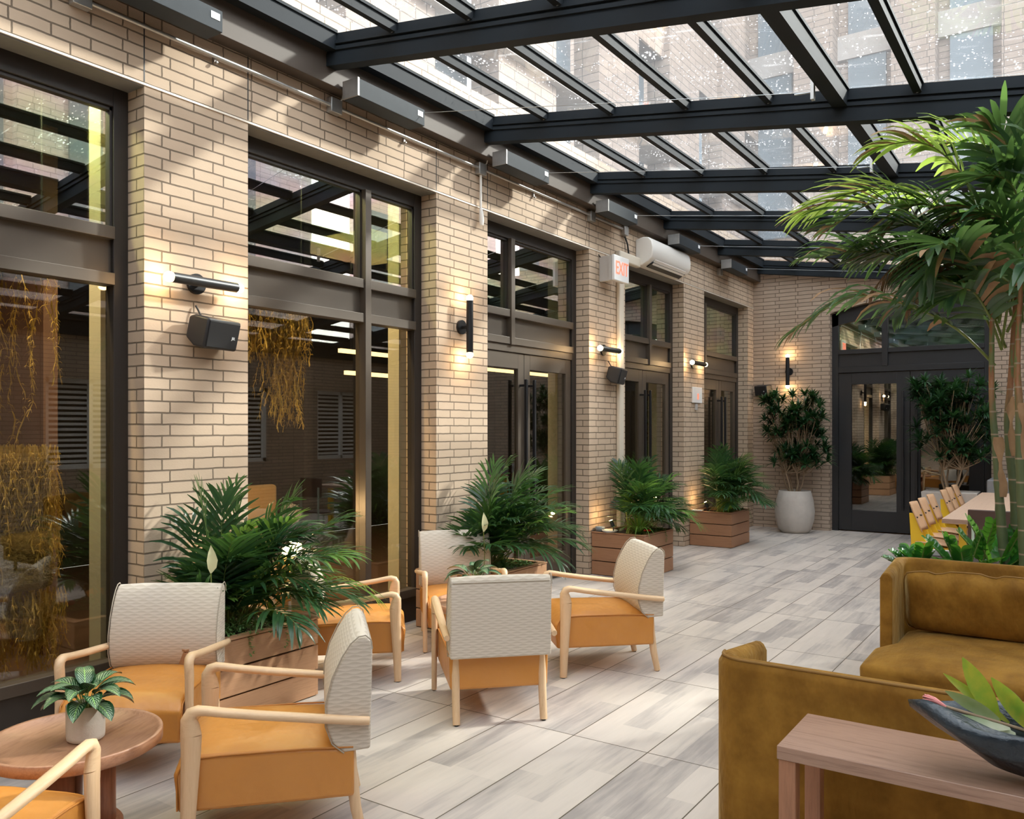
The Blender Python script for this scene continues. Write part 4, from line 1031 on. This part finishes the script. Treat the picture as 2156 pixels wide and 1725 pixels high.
# ------------------------------------------------------------ back corner pots with trees
def dracaena(name, label, x, y_, z, spread, zlo, zhi, n, seed, nst=6, cx=0, leaf=.15):
    q = random.Random(seed); t = thing(name, label, 'tree', (x, y_, z)); mb = MB(); st = MB()
    heads = []
    for i in range(n):
        a = q.uniform(0, 6.28); r_ = spread * math.sqrt(q.random()); zz = q.uniform(zlo, zhi)
        heads.append(Vector((cx + r_ * math.cos(a), .55 * r_ * math.sin(a), zz)))
    for s in range(nst):
        a = 6.28 * s / nst; b0 = Vector((.07 * math.cos(a), .07 * math.sin(a), 0)); mid = Vector((cx * .5 + .16 * math.cos(a) + q.uniform(-.04, .04), .12 * math.sin(a), zlo * .75))
        st.tube([b0, b0.lerp(mid, .5) + Vector((q.uniform(-.03, .03), q.uniform(-.03, .03), 0)), mid], [.014, .012, .010], 7)
        for h in heads[s::nst]:
            m2 = mid.lerp(h, .55) + Vector((0, 0, -.05)); st.tube([mid, m2, h], [.008, .006, .004], 5)
    for h in heads:
        out = Vector((h.x - cx, h.y, .35)).normalized()
        for k in range(26):
            a = k * 2.4 + q.uniform(-.2, .2); el = R(q.uniform(-25, 75)); d = Vector((math.cos(a) * math.cos(el), math.sin(a) * math.cos(el), math.sin(el))) + out * .35; d.normalize()
            l = leaf * q.uniform(.7, 1.1); sd_ = d.cross(Vector((0, 0, 1))); sd_ = sd_.normalized() if sd_.length > .05 else Vector((1, 0, 0)); p = h.copy(); P_ = []; nn = sd_.cross(d).normalized()
            for j in range(5): P_.append(p.copy()); p = p + d * l / 4; d = (d + Vector((0, 0, -.22))).normalized()
            mb.strip(P_, [sd_] * 5, [.006, .015, .016, .011, .0008], fold=.25, nrm=[nn] * 5)
    st.build('branches', 'dracaena_wood', t); mb.build('leaves', 'dracaena_leaf', t)
    return t
t = thing('tree_pot', 'round off-white pot with ribbed sides standing left of the black doors', 'pot', (.80, 13.15, 0), 0, 'large pots by the back doors')
MB().lathe([(.0001, .004), (.20, .004), (.24, .05), (.285, .20), (.295, .33), (.275, .50), (.235, .645), (.222, .648), (.215, .60), (.0001, .59)], n=56, wob=lambda a, z: 1 + .006 * math.sin(a * 26) + .004 * math.sin(a * 41 + 2)).build('pot', 'pot_stone', t)
MB().lathe([(.0001, .60), (.215, .595)], n=24).build('soil', 'soil', t)
dracaena('dracaena_tree', 'bushy small-leaved tree in the round off-white pot', .80, 13.13, .60, .50, .42, 1.50, 105, 51, cx=.0, leaf=.18)
t = thing('tree_pot', 'angular pale pot in front of the right-hand black door', 'pot', (2.98, 12.9, 0), 0, 'large pots by the back doors')
MB().prism([(-.25, 0), (.25, 0), (.34, .74), (-.34, .74)], -.25, .25, 1).build('pot', 'pot_stone', t, bevel=.01)
dracaena('dracaena_tree', 'tall tree with tangled pale branches in front of the right-hand black door', 2.98, 12.9, .74, .50, .40, 1.55, 110, 52, cx=.05, leaf=.19)
tag(MB().box((3.42, 12.75, 0), (4.4, 13.45, .92)).build('stone_bench', 'grey_stone', bevel=.02), 'grey block bench at the far right behind the long table', 'bench')

# ------------------------------------------------------------ long table and yellow chairs
t = thing('communal_table', 'long pale wooden table at the right with yellow chairs along it', 'table', (3.95, 10.45, 0))
MB().box((-.55, -1.9, .735), (.55, 1.9, .777)).build('table_top', 'maple_top', t, bevel=.003)
MB().box((-.55, -1.905, .737), (.55, -1.9, .775)).build('edge_band', 'walnut', t)
for sx in (-.4, .4):
    for sy in (-1.7, 1.7): MB().box((sx - .03, sy - .03, 0), (sx + .03, sy + .03, .735)).build('leg', 'yellow_paint', t)
def yellow_chair(label):
    t = thing('dining_chair', label, 'chair', group='yellow chairs with plywood backs along the long table')
    # local: +x forward (towards table)
    for s in (-1, 1):
        y_ = s * .165
        mb = MB(); mb.prism([(-.30, 0), (-.235, 0), (-.075, .43), (-.12, .50), (-.226, .76), (-.262, .76), (-.245, .46), (-.255, .40)], y_ - .012, y_ + .012, 1)
        mb.build('leg', 'yellow_paint', t, bevel=.003)
        MB().tube([(.20, y_, .0), (.16, y_, .44)], .011, 8).build('leg', 'yellow_paint', t)
    MB().box((-.16, -.175, .40), (.17, .175, .432)).build('seat_rail', 'yellow_paint', t)
    n = 10; mb = MB(); vs = []
    for i in range(n + 1):
        x = -.20 + .42 * i / n; z = .452 + .012 * math.cos(3.14 * i / n) - .012 * (i / n) ** 3
        vs += [(x, -.20, z + .010), (x, 0, z), (x, .20, z + .010), (x, -.20, z + .022), (x, 0, z + .012), (x, .20, z + .022)]
    fs = []
    for i in range(n):
        a = 6 * i; b_ = a + 6
        fs += [(a, a + 1, b_ + 1, b_), (a + 1, a + 2, b_ + 2, b_ + 1), (a + 3, b_ + 3, b_ + 4, a + 4), (a + 4, b_ + 4, b_ + 5, a + 5), (a, b_, b_ + 3, a + 3), (a + 2, a + 5, b_ + 5, b_ + 2)]
    fs += [(0, 3, 4, 1), (1, 4, 5, 2)]; a = 6 * n; fs += [(a, a + 1, a + 4, a + 3), (a + 1, a + 2, a + 5, a + 4)]
    mb.add(vs, fs, 0, True).build('seat', 'maple_ply', t)
    # curved back panel
    mb = MB(); m_ = 8; vs = []
    for i in range(m_ + 1):
        v_ = i / m_; z = .575 + .28 * v_
        for j in range(7):
            u = -1 + j / 3; e = 1 - .10 * (abs(v_ - .5) * 2) ** 6; x = -.150 - .105 * v_ - .02 + .035 * u * u; vs.append((x, .205 * u * e, z)); 
    k0 = len(vs); vs += [(x - .011, y_, z + .002) for x, y_, z in vs]
    fs = []
    for i in range(m_):
        for j in range(6):
            a = i * 7 + j; fs.append((a, a + 1, a + 8, a + 7)); fs.append((k0 + a, k0 + a + 7, k0 + a + 8, k0 + a + 1))
    ring = [j for j in range(7)] + [7 * i + 6 for i in range(1, m_ + 1)] + [7 * m_ + j for j in range(5, -1, -1)] + [7 * i for i in range(m_ - 1, 0, -1)]
    for a, b_ in zip(ring, ring[1:] + ring[:1]): fs.append((a, k0 + a, k0 + b_, b_))
    back = mb.add(vs, fs, 0, True).build('backrest', 'maple_ply', t, weld=True)
    for s in (-1, 1): MB().tube([(-.225, s * .13, .715), (-.188, s * .13, .715)], .008, 8).build('bolt', 'black_metal', back)
    return t
names = ['yellow chair nearest the camera at the long table', 'second yellow chair from the camera at the long table', 'third yellow chair from the camera, just before the gap', 'fourth yellow chair, first after the gap along the long table', 'fifth yellow chair, second after the gap along the long table', 'last yellow chair at the far end of the long table']
ys = [9.30, 9.85, 10.44, 11.30, 11.80, 12.40]
y0c = yellow_chair(names[0]); y0c.location = (3.30, ys[0], 0)
for k in range(1, 6): dup(y0c, (3.30 + (.03 if k > 2 else 0), ys[k], 0), 0, names[k])
t = thing('dining_chair', 'dark brown chair with pale green frame at the near end of the long table', 'chair', (3.88, 8.15, 0), R(90))
MB().box((-.225, -.21, .66), (-.205, .21, .925)).build('backrest', 'dark_ply', t, bevel=.009)
MB().box((-.2, -.2, .44), (.2, .2, .46)).build('seat', 'dark_ply', t, bevel=.008)
for s in (-1, 1):
    MB().tube([(-.24, s * .17, 0), (-.235, s * .17, .80)], .012, 8).build('leg', 'mint_paint', t); MB().tube([(.18, s * .17, 0), (.18, s * .17, .44)], .012, 8).build('leg', 'mint_paint', t)
    MB().tube([(-.24, s * .17, .42), (.18, s * .17, .42)], .010, 8).build('seat_frame', 'mint_paint', t)

# ------------------------------------------------------------ raised planter, ZZ plants, big palm
t = thing('raised_planter', 'pale raised planter behind the far velvet sofa', 'planter', (4.2, 6.12, 0))
PXx, PYy = .72, .42
mb = MB(); mb.box((-PXx, -PYy, 0), (PXx, -PYy + .05, .752)); mb.box((-PXx, PYy - .05, 0), (PXx, PYy, .752)); mb.box((-PXx, -PYy + .05, 0), (-PXx + .05, PYy - .05, .752)); mb.box((PXx - .05, -PYy + .05, 0), (PXx, PYy - .05, .752))
mb.build('box', 'planter_concrete', t); MB().box((-PXx + .05, -PYy + .05, .02), (PXx - .05, PYy - .05, .715)).build('soil', 'soil', t)
def zz(label, x, y_, z, n, ln, seed, az0=None):
    q = random.Random(seed); t = thing('zz_plant', label, 'plant', (x, y_, z), 0, 'glossy-leaved plants in the raised planter'); mb = MB(); st = MB()
    for i in range(n):
        az = (az0 if az0 is not None else 0) + q.uniform(-1.3, 1.3) if az0 is not None else q.uniform(0, 6.28); el = R(q.uniform(35, 78)); d = Vector((math.cos(az) * math.cos(el), math.sin(az) * math.cos(el), math.sin(el))); p = Vector((q.uniform(-.04, .04), q.uniform(-.04, .04), 0)); l = ln * q.uniform(.7, 1.1); P_ = []; D_ = []
        for k in range(11): P_.append(p.copy()); D_.append(d.copy()); p = p + d * l / 10; d = (d + Vector((0, 0, -.05))).normalized()
        st.tube(P_, [.007 * (1 - .07 * k) for k in range(11)], 6)
        for k in range(2, 11):
            dd = D_[k]; sd_ = dd.cross(Vector((0, 0, 1))); sd_ = sd_.normalized() if sd_.length > .05 else Vector((1, 0, 0)); nn = sd_.cross(dd).normalized()
            for s in (-1, 1):
                ld = (dd * .55 + sd_ * s * .8 + nn * .3).normalized(); c0 = P_[k]; L_ = .072 * q.uniform(.8, 1.15); ss = ld.cross(nn).normalized()
                mb.strip([c0 + ld * L_ * j / 5 for j in range(6)], [ss] * 6, [L_ * .34 * w_ for w_ in (.1, .75, 1, .95, .6, .02)], fold=.3, nrm=[nn] * 6)
    st.build('stems', 'cane_green', t); mb.build('leaves', 'zz_leaf', t)
zz('low glossy plant at the left end of the raised planter', 3.58, 5.80, .69, 7, .17, 61)
zz('glossy-leaved plant standing below the yellow chairs at the sofa corner', 3.84, 5.82, .70, 7, .24, 62)
zz('tall glossy plant at the right edge of the picture in front of the palm trunks', 4.05, 5.85, .72, 6, .42, 63, .6)
zz('upright glossy plant beside the dark chair at the base of the palm', 3.95, 6.02, .72, 4, .34, 64)

KS = .82
def kk(p): return Vector((CAM[0] + (p[0] - CAM[0]) * KS, p[1] * KS, 1.6 + (p[2] - 1.6) * KS))
tp = thing('areca_palm', 'large palm with banded trunks reaching the glass roof at the right', 'palm tree', (4.06, 5.98, .72))
def rel(p): return p - Vector((4.06, 5.98, .72))
canes = [[(3.992, 7.2, .52), (3.961, 7.2, .903), (3.931, 7.2, 1.398), (3.9, 7.2, 1.895), (3.906, 7.2, 2.678)],
         [(4.05, 7.35, .52), (4.041, 7.35, 1.037), (3.995, 7.35, 1.611), (4.013, 7.35, 1.97), (4.05, 7.35, 2.685)],
         [(4.127, 7.0, .52), (4.098, 7.0, 1.27), (4.087, 7.0, 1.746), (4.075, 7.0, 2.087), (4.098, 7.0, 2.63)],
         [(4.22, 7.35, .52), (4.20, 7.3, 1.3), (4.17, 7.2, 2.0), (4.2, 7.2, 2.7)]]
def spline(P_, n):
    P_ = [Vector(p) for p in P_]; out = []
    for i in range(n + 1):
        x = i / n * (len(P_) - 1); k = min(len(P_) - 2, int(x)); f_ = x - k
        p0 = P_[max(0, k - 1)]; p1 = P_[k]; p2 = P_[k + 1]; p3 = P_[min(len(P_) - 1, k + 2)]
        out.append(.5 * ((2 * p1) + (p2 - p0) * f_ + (2 * p0 - 5 * p1 + 4 * p2 - p3) * f_ ** 2 + (3 * p1 - p0 - 3 * p2 + p3) * f_ ** 3))
    return out
for c in canes:
    pts = [rel(kk(p)) for p in spline(c, 40)]
    rr = [.032 - .020 * (i / 40) + (.003 if (i % 4 == 0 and i < 20) else 0) for i in range(41)]
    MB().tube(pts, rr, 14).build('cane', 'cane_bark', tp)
for (a, b_, wd) in ((1.2, 1.75, .05), (1.35, 2.05, .045), (1.0, 1.6, .045)):
    i = (1.2, 1.35, 1.0).index(a); c = canes[i]; P_ = [rel(kk(p)) for p in spline(c, 40)]
    mb = MB(); seg = P_[int(a * 12):int(b_ * 14)]
    mb.strip([p + Vector((.02, -.03, 0)) for p in seg], [(.8, .2, 0)] * len(seg), [wd * (.5 + .3 * math.sin(k)) for k in range(len(seg))], fold=-.5, nrm=[Vector((.1, -1, 0))] * len(seg))
    mb.build('leaf_sheath', 'dry_leaf', tp)
FR = [[(3.883, 7.3, 2.694), (3.609, 7.3, 3.312), (3.27, 7.3, 3.50), (2.91, 7.3, 3.56), (2.488, 7.3, 3.44)],
 [(3.883, 7.3, 2.838), (3.744, 7.25, 3.45), (3.555, 7.2, 3.74), (3.362, 7.15, 3.84), (3.13, 7.1, 3.83)],
 [(3.883, 7.3, 2.55), (3.537, 7.35, 3.034), (3.254, 7.4, 3.387), (2.991, 7.45, 3.476), (2.675, 7.5, 3.33)],
 [(3.883, 7.3, 2.477), (3.552, 7.225, 2.789), (3.26, 7.15, 2.957), (2.957, 7.075, 3.018), (2.663, 7.0, 2.982)],
 [(3.914, 7.3, 2.079), (3.653, 7.2, 2.375), (3.302, 7.1, 2.574), (2.937, 7.0, 2.648), (2.512, 6.9, 2.384)],
 [(3.961, 7.3, 2.83), (3.928, 7.325, 3.415), (3.799, 7.35, 3.72), (3.634, 7.375, 3.84), (3.463, 7.4, 3.86)],
 [(3.961, 7.3, 2.83), (3.996, 7.225, 3.38), (4.016, 7.15, 3.60), (3.976, 7.075, 3.75), (3.891, 7.0, 3.78)],
 [(3.899, 7.3, 2.512), (3.742, 7.275, 2.996), (3.582, 7.25, 3.269), (3.385, 7.225, 3.366), (3.217, 7.2, 3.235)],
 [(3.93, 7.3, 2.618), (3.815, 7.175, 2.969), (3.701, 7.05, 3.031), (3.557, 6.925, 2.884), (3.479, 6.8, 2.662)],
 [(4.023, 7.3, 2.681), (4.085, 7.275, 3.095), (4.116, 7.25, 3.367), (4.177, 7.225, 3.56), (4.294, 7.2, 3.601)],
 [(4.023, 7.3, 2.538), (4.058, 7.2, 2.803), (4.034, 7.1, 3.067), (3.891, 7.0, 3.171), (3.748, 6.9, 3.066)],
 [(3.899, 7.3, 2.332), (3.765, 7.375, 2.642), (3.592, 7.45, 2.781), (3.376, 7.525, 2.775), (3.185, 7.6, 2.606)],
 [(3.992, 7.3, 2.326), (4.116, 7.25, 2.594), (4.236, 7.2, 2.715), (4.38, 7.15, 2.658), (4.491, 7.1, 2.474)],
 [(4.05, 7.3, 2.60), (4.10, 7.2, 3.0), (4.05, 7.1, 3.35), (3.90, 7.0, 3.45), (3.70, 6.9, 3.36)],
 [(4.02, 7.3, 2.45), (3.95, 7.2, 2.90), (3.85, 7.1, 3.2), (3.7, 7.05, 3.25), (3.52, 7.0, 3.1)],
 [(4.08, 7.0, 2.5), (4.2, 7.0, 2.95), (4.3, 7.0, 3.3), (4.25, 7.0, 3.5), (4.1, 7.0, 3.5)]]
q0 = random.Random(77)
for i in range(16):
    a = q0.uniform(R(95), R(265)) if i % 4 else q0.uniform(0, 6.28); l_ = q0.uniform(.7, 1.25); b0 = Vector((3.98 + q0.uniform(-.08, .14), 7.2 + q0.uniform(-.2, .2), 2.25 + q0.uniform(-.1, .45))); h_ = q0.uniform(.35, .85)
    FR.append([tuple(b0), tuple(b0 + Vector((math.cos(a) * l_ * .25, math.sin(a) * l_ * .2, h_ * .62))), tuple(b0 + Vector((math.cos(a) * l_ * .58, math.sin(a) * l_ * .45, h_))), tuple(b0 + Vector((math.cos(a) * l_ * .95, math.sin(a) * l_ * .7, h_ * .80)))])
for i, c in enumerate(FR):
    q = random.Random(100 + i); pts = [rel(kk(p)) for p in spline(c, 22)]; ds = [(pts[min(22, k + 1)] - pts[max(0, k - 1)]).normalized() for k in range(23)]
    ln_ = sum((pts[k + 1] - pts[k]).length for k in range(22))
    mb = MB(); mb.tube(pts, [.009 * (1 - .75 * k / 22) + .001 for k in range(23)], 6, mi=3)
    kind = 1 if i in (0, 1, 5) else 0
    frond_leaves(mb, pts, ds, int(10 + ln_ * 9), min(.50, .30 + ln_ * .12), .021, q, kind, bare=.25, up=(.35 if i in (2, 3, 5, 6, 9) else .05), droop=q.uniform(.8, 1.7), dry=.10, hang=.22)
    mb.build('frond', ['big_palm_leaf', 'big_palm_yellow', 'dry_leaf', 'cane_green'], tp)
q = random.Random(5); mb = MB()
for c in ([(3.80, 7.2, 2.75), (3.5, 7.2, 2.95), (3.25, 7.2, 2.90), (3.05, 7.2, 2.70)], [(3.80, 7.3, 2.60), (3.6, 7.3, 2.85), (3.42, 7.3, 2.80), (3.30, 7.3, 2.55)]):
    pts = [rel(kk(p)) for p in spline(c, 14)]; ds = [(pts[min(14, k + 1)] - pts[max(0, k - 1)]).normalized() for k in range(15)]
    mb.tube(pts, .004, 5); frond_leaves(mb, pts, ds, 16, .22, .012, q, 0, bare=.3, up=-.2, droop=2.2, hang=.3)
mb.build('dry_frond', 'dry_leaf', tp)

# ------------------------------------------------------------ velvet sofas
def rounded(x0, x1, y0, y1, r_, corners=(1, 1, 1, 1), n=6):
    cs = [(x1 - r_, y1 - r_, 0, corners[0]), (x0 + r_, y1 - r_, 90, corners[1]), (x0 + r_, y0 + r_, 180, corners[2]), (x1 - r_, y0 + r_, 270, corners[3])]; pl = []
    for cx, cy, a0, on in cs:
        if on:
            for k in range(n + 1): a = R(a0 + 90 * k / n); pl.append((cx + r_ * math.cos(a), cy + r_ * math.sin(a)))
        else:
            a = R(a0 + 45); pl.append((cx + r_ * (1 if math.cos(a) > 0 else -1), cy + r_ * (1 if math.sin(a) > 0 else -1)))
    return pl
def shell_path(W_, D_, r_, n=8):
    """U path, local: back along y=0 from x=0..W, arms go to y=D (front)"""
    P_ = [(0, D_)]
    for k in range(n + 1): a = R(180 + 90 * k / n); P_.append((r_ + r_ * math.cos(a), r_ + r_ * math.sin(a)))
    for k in range(n + 1): a = R(270 + 90 * k / n); P_.append((W_ - r_ + r_ * math.cos(a), r_ + r_ * math.sin(a)))
    P_.append((W_, D_)); return P_
def sofa(label, loc, rz, W_=1.75, D_=.42, seatD=.78, th=.065, H_=.83):
    t = thing('velvet_sofa', label, 'sofa', loc, rz, 'ochre velvet sofas')
    P_ = [Vector((a, b_, 0)) for a, b_ in shell_path(W_, D_, .11)]; n = len(P_); prof = [(0, .10), (0, H_ - .03), (.012, H_ - .008), (.024, H_), (th - .024, H_), (th - .012, H_ - .008), (th, H_ - .03), (th, .10)]
    vs = []; m_ = len(prof)
    for i, p in enumerate(P_):
        a = P_[max(0, i - 1)]; b_ = P_[min(n - 1, i + 1)]; tn = (b_ - a).normalized(); inn = Vector((-tn.y, tn.x, 0))
        lower = 0
        for (o_, z) in prof:
            zz_ = z
            if (i in (0, n - 1)) and z > .5: zz_ = z - .035
            vs.append(p + inn * o_ + Vector((0, 0, zz_)))
    # extra ring near the arm ends for a rounded top corner
    fs = [(i * m_ + k, i * m_ + (k + 1) % m_, (i + 1) * m_ + (k + 1) % m_, (i + 1) * m_ + k) for i in range(n - 1) for k in range(m_)]
    fs += [tuple(reversed(range(m_))), tuple((n - 1) * m_ + k for k in range(m_))]
    MBs = MB().add(vs, fs, 0, True)
    # subdivide arm: insert ring for the curve
    sh = MBs.build('shell', 'ochre_velvet', t, bevel=.007, seg=2, weld=True)
    mb = MB(); tr_ = [P_[1] + Vector((.004, D_ * .72, 0))] + P_[2:n - 2] + [P_[n - 2] + Vector((-.004, D_ * .72, 0))]
    path = []
    for i, p in enumerate(P_[1:n - 1]):
        a = P_[i]; b_ = P_[i + 2]; tn = (b_ - a).normalized(); inn = Vector((-tn.y, tn.x, 0)); path.append(p + inn * .016 + Vector((0, 0, H_ - .004)))
    mb.tube(path, .0055, 6); mb.build('piping', 'velvet_piping', sh)
    # seat cushion with crowned top, front part wider than the arms
    nx, ny = 16, 10; X0, X1 = -.03, W_ + .03; g = []
    for i in range(nx + 1):
        u = i / nx
        for j in range(ny + 1):
            v_ = j / ny; x0 = th + .005 if v_ < .38 else -.01; 
            x0 = th + .004 - (th + .02) * min(1, max(0, (v_ - .42) / .16)); x1 = W_ - x0
            e = (1 - (2 * u - 1) ** 8) * (1 - max(0, (v_ - .75) / .25) ** 3)
            g.append((x0 + (x1 - x0) * u, th + (seatD - th) * v_ - .03 * abs(2 * u - 1) ** 10 * v_, .395 + .05 * e + .004 * math.sin(13 * u + 5 * v_)))
    Wn = ny + 1; fs = [(i * Wn + j, (i + 1) * Wn + j, (i + 1) * Wn + j + 1, i * Wn + j + 1) for i in range(nx) for j in range(ny)]; nb = len(g)
    lo = [(p[0], p[1] - (.02 if p[1] > .7 else 0), .27) for p in g]; fs2 = [tuple(reversed([nb + k for k in f_])) for f_ in fs]
    ring = [i * Wn for i in range(nx + 1)] + [nx * Wn + j for j in range(1, Wn)] + [i * Wn + ny for i in range(nx - 1, -1, -1)] + [j for j in range(ny - 1, 0, -1)]
    sides = [(a, nb + a, nb + b_, b_) for a, b_ in zip(ring, ring[1:] + ring[:1])]
    MB().add(g + lo, fs + fs2 + sides, 0, True).build('seat_cushion', 'ochre_velvet', t, bevel=.03, seg=4, weld=True)
    MB().box((th, th, .12), (W_ - th, seatD - .06, .275)).box((.0, D_ - .02, .12), (W_, seatD - .06, .272)).build('seat_base', 'ochre_velvet', t, bevel=.015)
    for x in (.12, W_ - .12):
        for y_ in (.12, seatD - .14): MB().tube([(x, y_, 0), (x, y_, .12)], .018, 10).build('leg', 'black_metal', t)
    return t
# far sofa faces the camera (-Y); near sofa faces away (+Y)
sofa('far ochre velvet sofa with a loose back cushion, facing the camera', (5.22, 5.50, 0), R(180), W_=1.70, D_=.48, seatD=.98)
sofa('near ochre velvet sofa seen from behind at the bottom right', (3.405, 2.72, 0), 0, W_=1.75, D_=.43, seatD=.85)
def cushion(label, cx, cy, cz, w_, h_, seed):
    q = random.Random(seed); t = thing('back_cushion', label, 'cushion', (cx, cy, cz), R(180)); nx, nz = 40, 16; vs = []
    t.rotation_euler = (R(-14), 0, R(180))
    def edge(u):  # pulled-in dents along the top edge
        s = 0
        for c0, a in ((-.72, .022), (-.05, .035), (.42, .02), (.78, .02)): s += a * math.exp(-((u - c0) / .045) ** 2)
        return s
    for side in (1, -1):
        for i in range(nx + 1):
            u = -1 + 2 * i / nx
            for j in range(nz + 1):
                v_ = -1 + 2 * j / nz
                ex = (1 - abs(u) ** 6) ; ez = (1 - abs(v_) ** 4)
                th = .085 * (max(0, ex) ** .5) * (max(0, ez) ** .5)
                wr = .024 * sum(math.exp(-((u - c0 - .05 * (1 - v_)) / .035) ** 2) for c0 in (-.7, -.3, -.05, .15, .4, .62, .8)) * max(0, v_ + .4) * min(1, th * 20)
                x = u * w_ / 2 * (1 - .02 * abs(v_) ** 8); z = v_ * h_ / 2 * (1 - .10 * abs(u) ** 10) + .02 * math.sin(2.2 * u + .5)
                if v_ > .5: z -= edge(u) * (v_ - .5) * 2
                vs.append((x, side * (th - wr) if side == 1 else -.05 * math.sqrt(max(0, ex * ez)), z))
    W = nz + 1; k0 = (nx + 1) * W; fs = []
    for i in range(nx):
        for j in range(nz):
            a = i * W + j; fs += [(a, a + 1, a + W + 1, a + W), (k0 + a, k0 + a + W, k0 + a + W + 1, k0 + a + 1)]
    MB().add(vs, fs, 0, True).build('cover', 'ochre_velvet', t, weld=True)
    rim = [vs[j] for j in range(W)] + [vs[i * W + nz] for i in range(1, nx + 1)] + [vs[nx * W + j] for j in range(nz - 1, -1, -1)] + [vs[i * W] for i in range(nx - 1, 0, -1)]
    MB().tube([(p[0], 0, p[2]) for p in rim + rim[:1]], .005, 6, cap=False).build('piping', 'velvet_piping', t)
cushion('long crumpled ochre back cushion leaning on the far sofa', 4.37, 5.27, .605, 1.52, .37, 3)

# ------------------------------------------------------------ console table, bowl, proteas
t = thing('console_table', 'walnut console table standing behind the near velvet sofa', 'table', (3.748, 2.335, 0))
MB().box((0, 0, .682), (1.5, .318, .72)).build('table_top', 'walnut', t, bevel=.0025)
for (x0, y0) in ((.004, .004), (1.446, .004), (.004, .27), (1.446, .27)):
    MB().box((x0, y0, 0), (x0 + .046, y0 + .046, .682)).build('leg', 'walnut_leg', t, bevel=.002)
MB().box((.004, .05, .0), (.05, .27, .04)).build('stretcher', 'walnut_leg', t)
t = thing('stone_bowl', 'dark blue-black carved stone bowl on the walnut table', 'bowl', (4.41, 2.455, .7205), R(8)); t.scale = (1.32, 1.2, 1.35)
nb_, nr_ = 48, 7; vs = []
def rim(a): return (.27 * math.cos(a) * (1 + .05 * math.sin(3 * a + 1)), .105 * math.sin(a) * (1 + .10 * math.sin(5 * a) + .06 * math.sin(2 * a + 2)))
prof = [(.02, 0.0), (.34, .0), (.62, .025), (.86, .062), (.99, .088), (1.0, .100), (.93, .106), (.84, .100), (.62, .075), (.30, .060), (.02, .058)]
for s_, z in prof:
    for k in range(nb_):
        a = 2 * math.pi * k / nb_; x, y_ = rim(a); vs.append((x * s_ + .13 * (1 - s_) ** 1.2, y_ * s_, z + (.010 * math.sin(4 * a + .4) + .02 * max(0, -math.cos(a)) * (s_ ** 2)) * (1 if z > .05 else 0)))
fs = [(i * nb_ + k, i * nb_ + (k + 1) % nb_, (i + 1) * nb_ + (k + 1) % nb_, (i + 1) * nb_ + k) for i in range(len(prof) - 1) for k in range(nb_)]
mb = MB(); mb.add(vs, fs, 0, True)
for i in range(len(mb.f)):
    if 3 <= i // nb_ <= 8: mb.m[i] = 1
mb.add(vs[:nb_], [tuple(reversed(range(nb_)))], 0)
mb.build('bowl', ['bowl_stone', 'bowl_rim'], t)
t = thing('protea_stem', 'pink protea flower with long pointed leaves lying in the dark stone bowl', 'flower', (4.275, 2.465, .845), R(6)); t.scale = (1.15,) * 3
def pl(p0, d, l, w_, up=(0, 0, 1), curl=.0):
    mb = MB(); p = Vector(p0); d = Vector(d).normalized(); P_ = []; u = Vector(up)
    sd_ = d.cross(u).normalized(); nn = sd_.cross(d).normalized()
    for k in range(9): P_.append(p.copy()); p = p + d * l / 8; d = (d + nn * curl).normalized()
    mb.strip(P_, [sd_] * 9, [max(.0006, w_ * math.sin(math.pi * (.04 + .95 * k / 8)) ** .8) for k in range(9)], fold=.22, nrm=[nn] * 9); return mb
for p0, d, l, w_, up, mt in [((-.0, .0, 0.01), (-.9, -.05, .42), .12, .014, (0, -1, .3), 'protea_leaf'), ((.03, -.02, -.01), (-1, -.2, .16), .14, .020, (0, -.4, 1), 'protea_leaf'), ((.02, -.02, 0), (-.9, -.25, .0), .14, .018, (0, -.5, 1), 'protea_leaf'),
                             ((-.0, .02, .0), (-.55, .2, .95), .15, .022, (.2, -1, .2), 'protea_leaf_green'), ((.02, .02, .0), (-.9, .3, .55), .16, .012, (.1, -1, .3), 'protea_leaf_green'), ((.07, .0, -.01), (-.65, .1, .8), .14, .020, (.2, -1, .3), 'protea_leaf_green'),
                             ((.10, .0, -.01), (-.3, .1, .95), .15, .020, (.2, -1, .3), 'protea_leaf_green'), ((.06, -.03, -.01), (.9, -.2, -.02), .16, .020, (0, -.4, 1), 'protea_leaf'), ((.06, .01, 0), (-.4, .1, .6), .10, .016, (.2, -1, .3), 'protea_leaf')]:
    pl(p0, d, l, w_, up, .02).build('leaf', mt, t)
mb = MB(); q = random.Random(2)
for k in range(46):
    a = q.uniform(0, 6.28); e = q.uniform(.2, 1.0); d = Vector((-1, math.cos(a) * .6 * e, math.sin(a) * .6 * e)); b0 = Vector((-.105, -.02, .028)); b1 = b0 + d.normalized() * q.uniform(.035, .055)
    mb.tube([b0, b0.lerp(b1, .6) + Vector((0, 0, .003)), b1], [.003, .003, .0018], 5)
mb.build('flower_head', 'protea_pink', t)
mb = MB(); mb.tube([(.12, 0, -.02), (.02, 0, 0), (-.105, -.02, .028)], .004, 6); mb.build('stem', 'dracaena_wood', t)
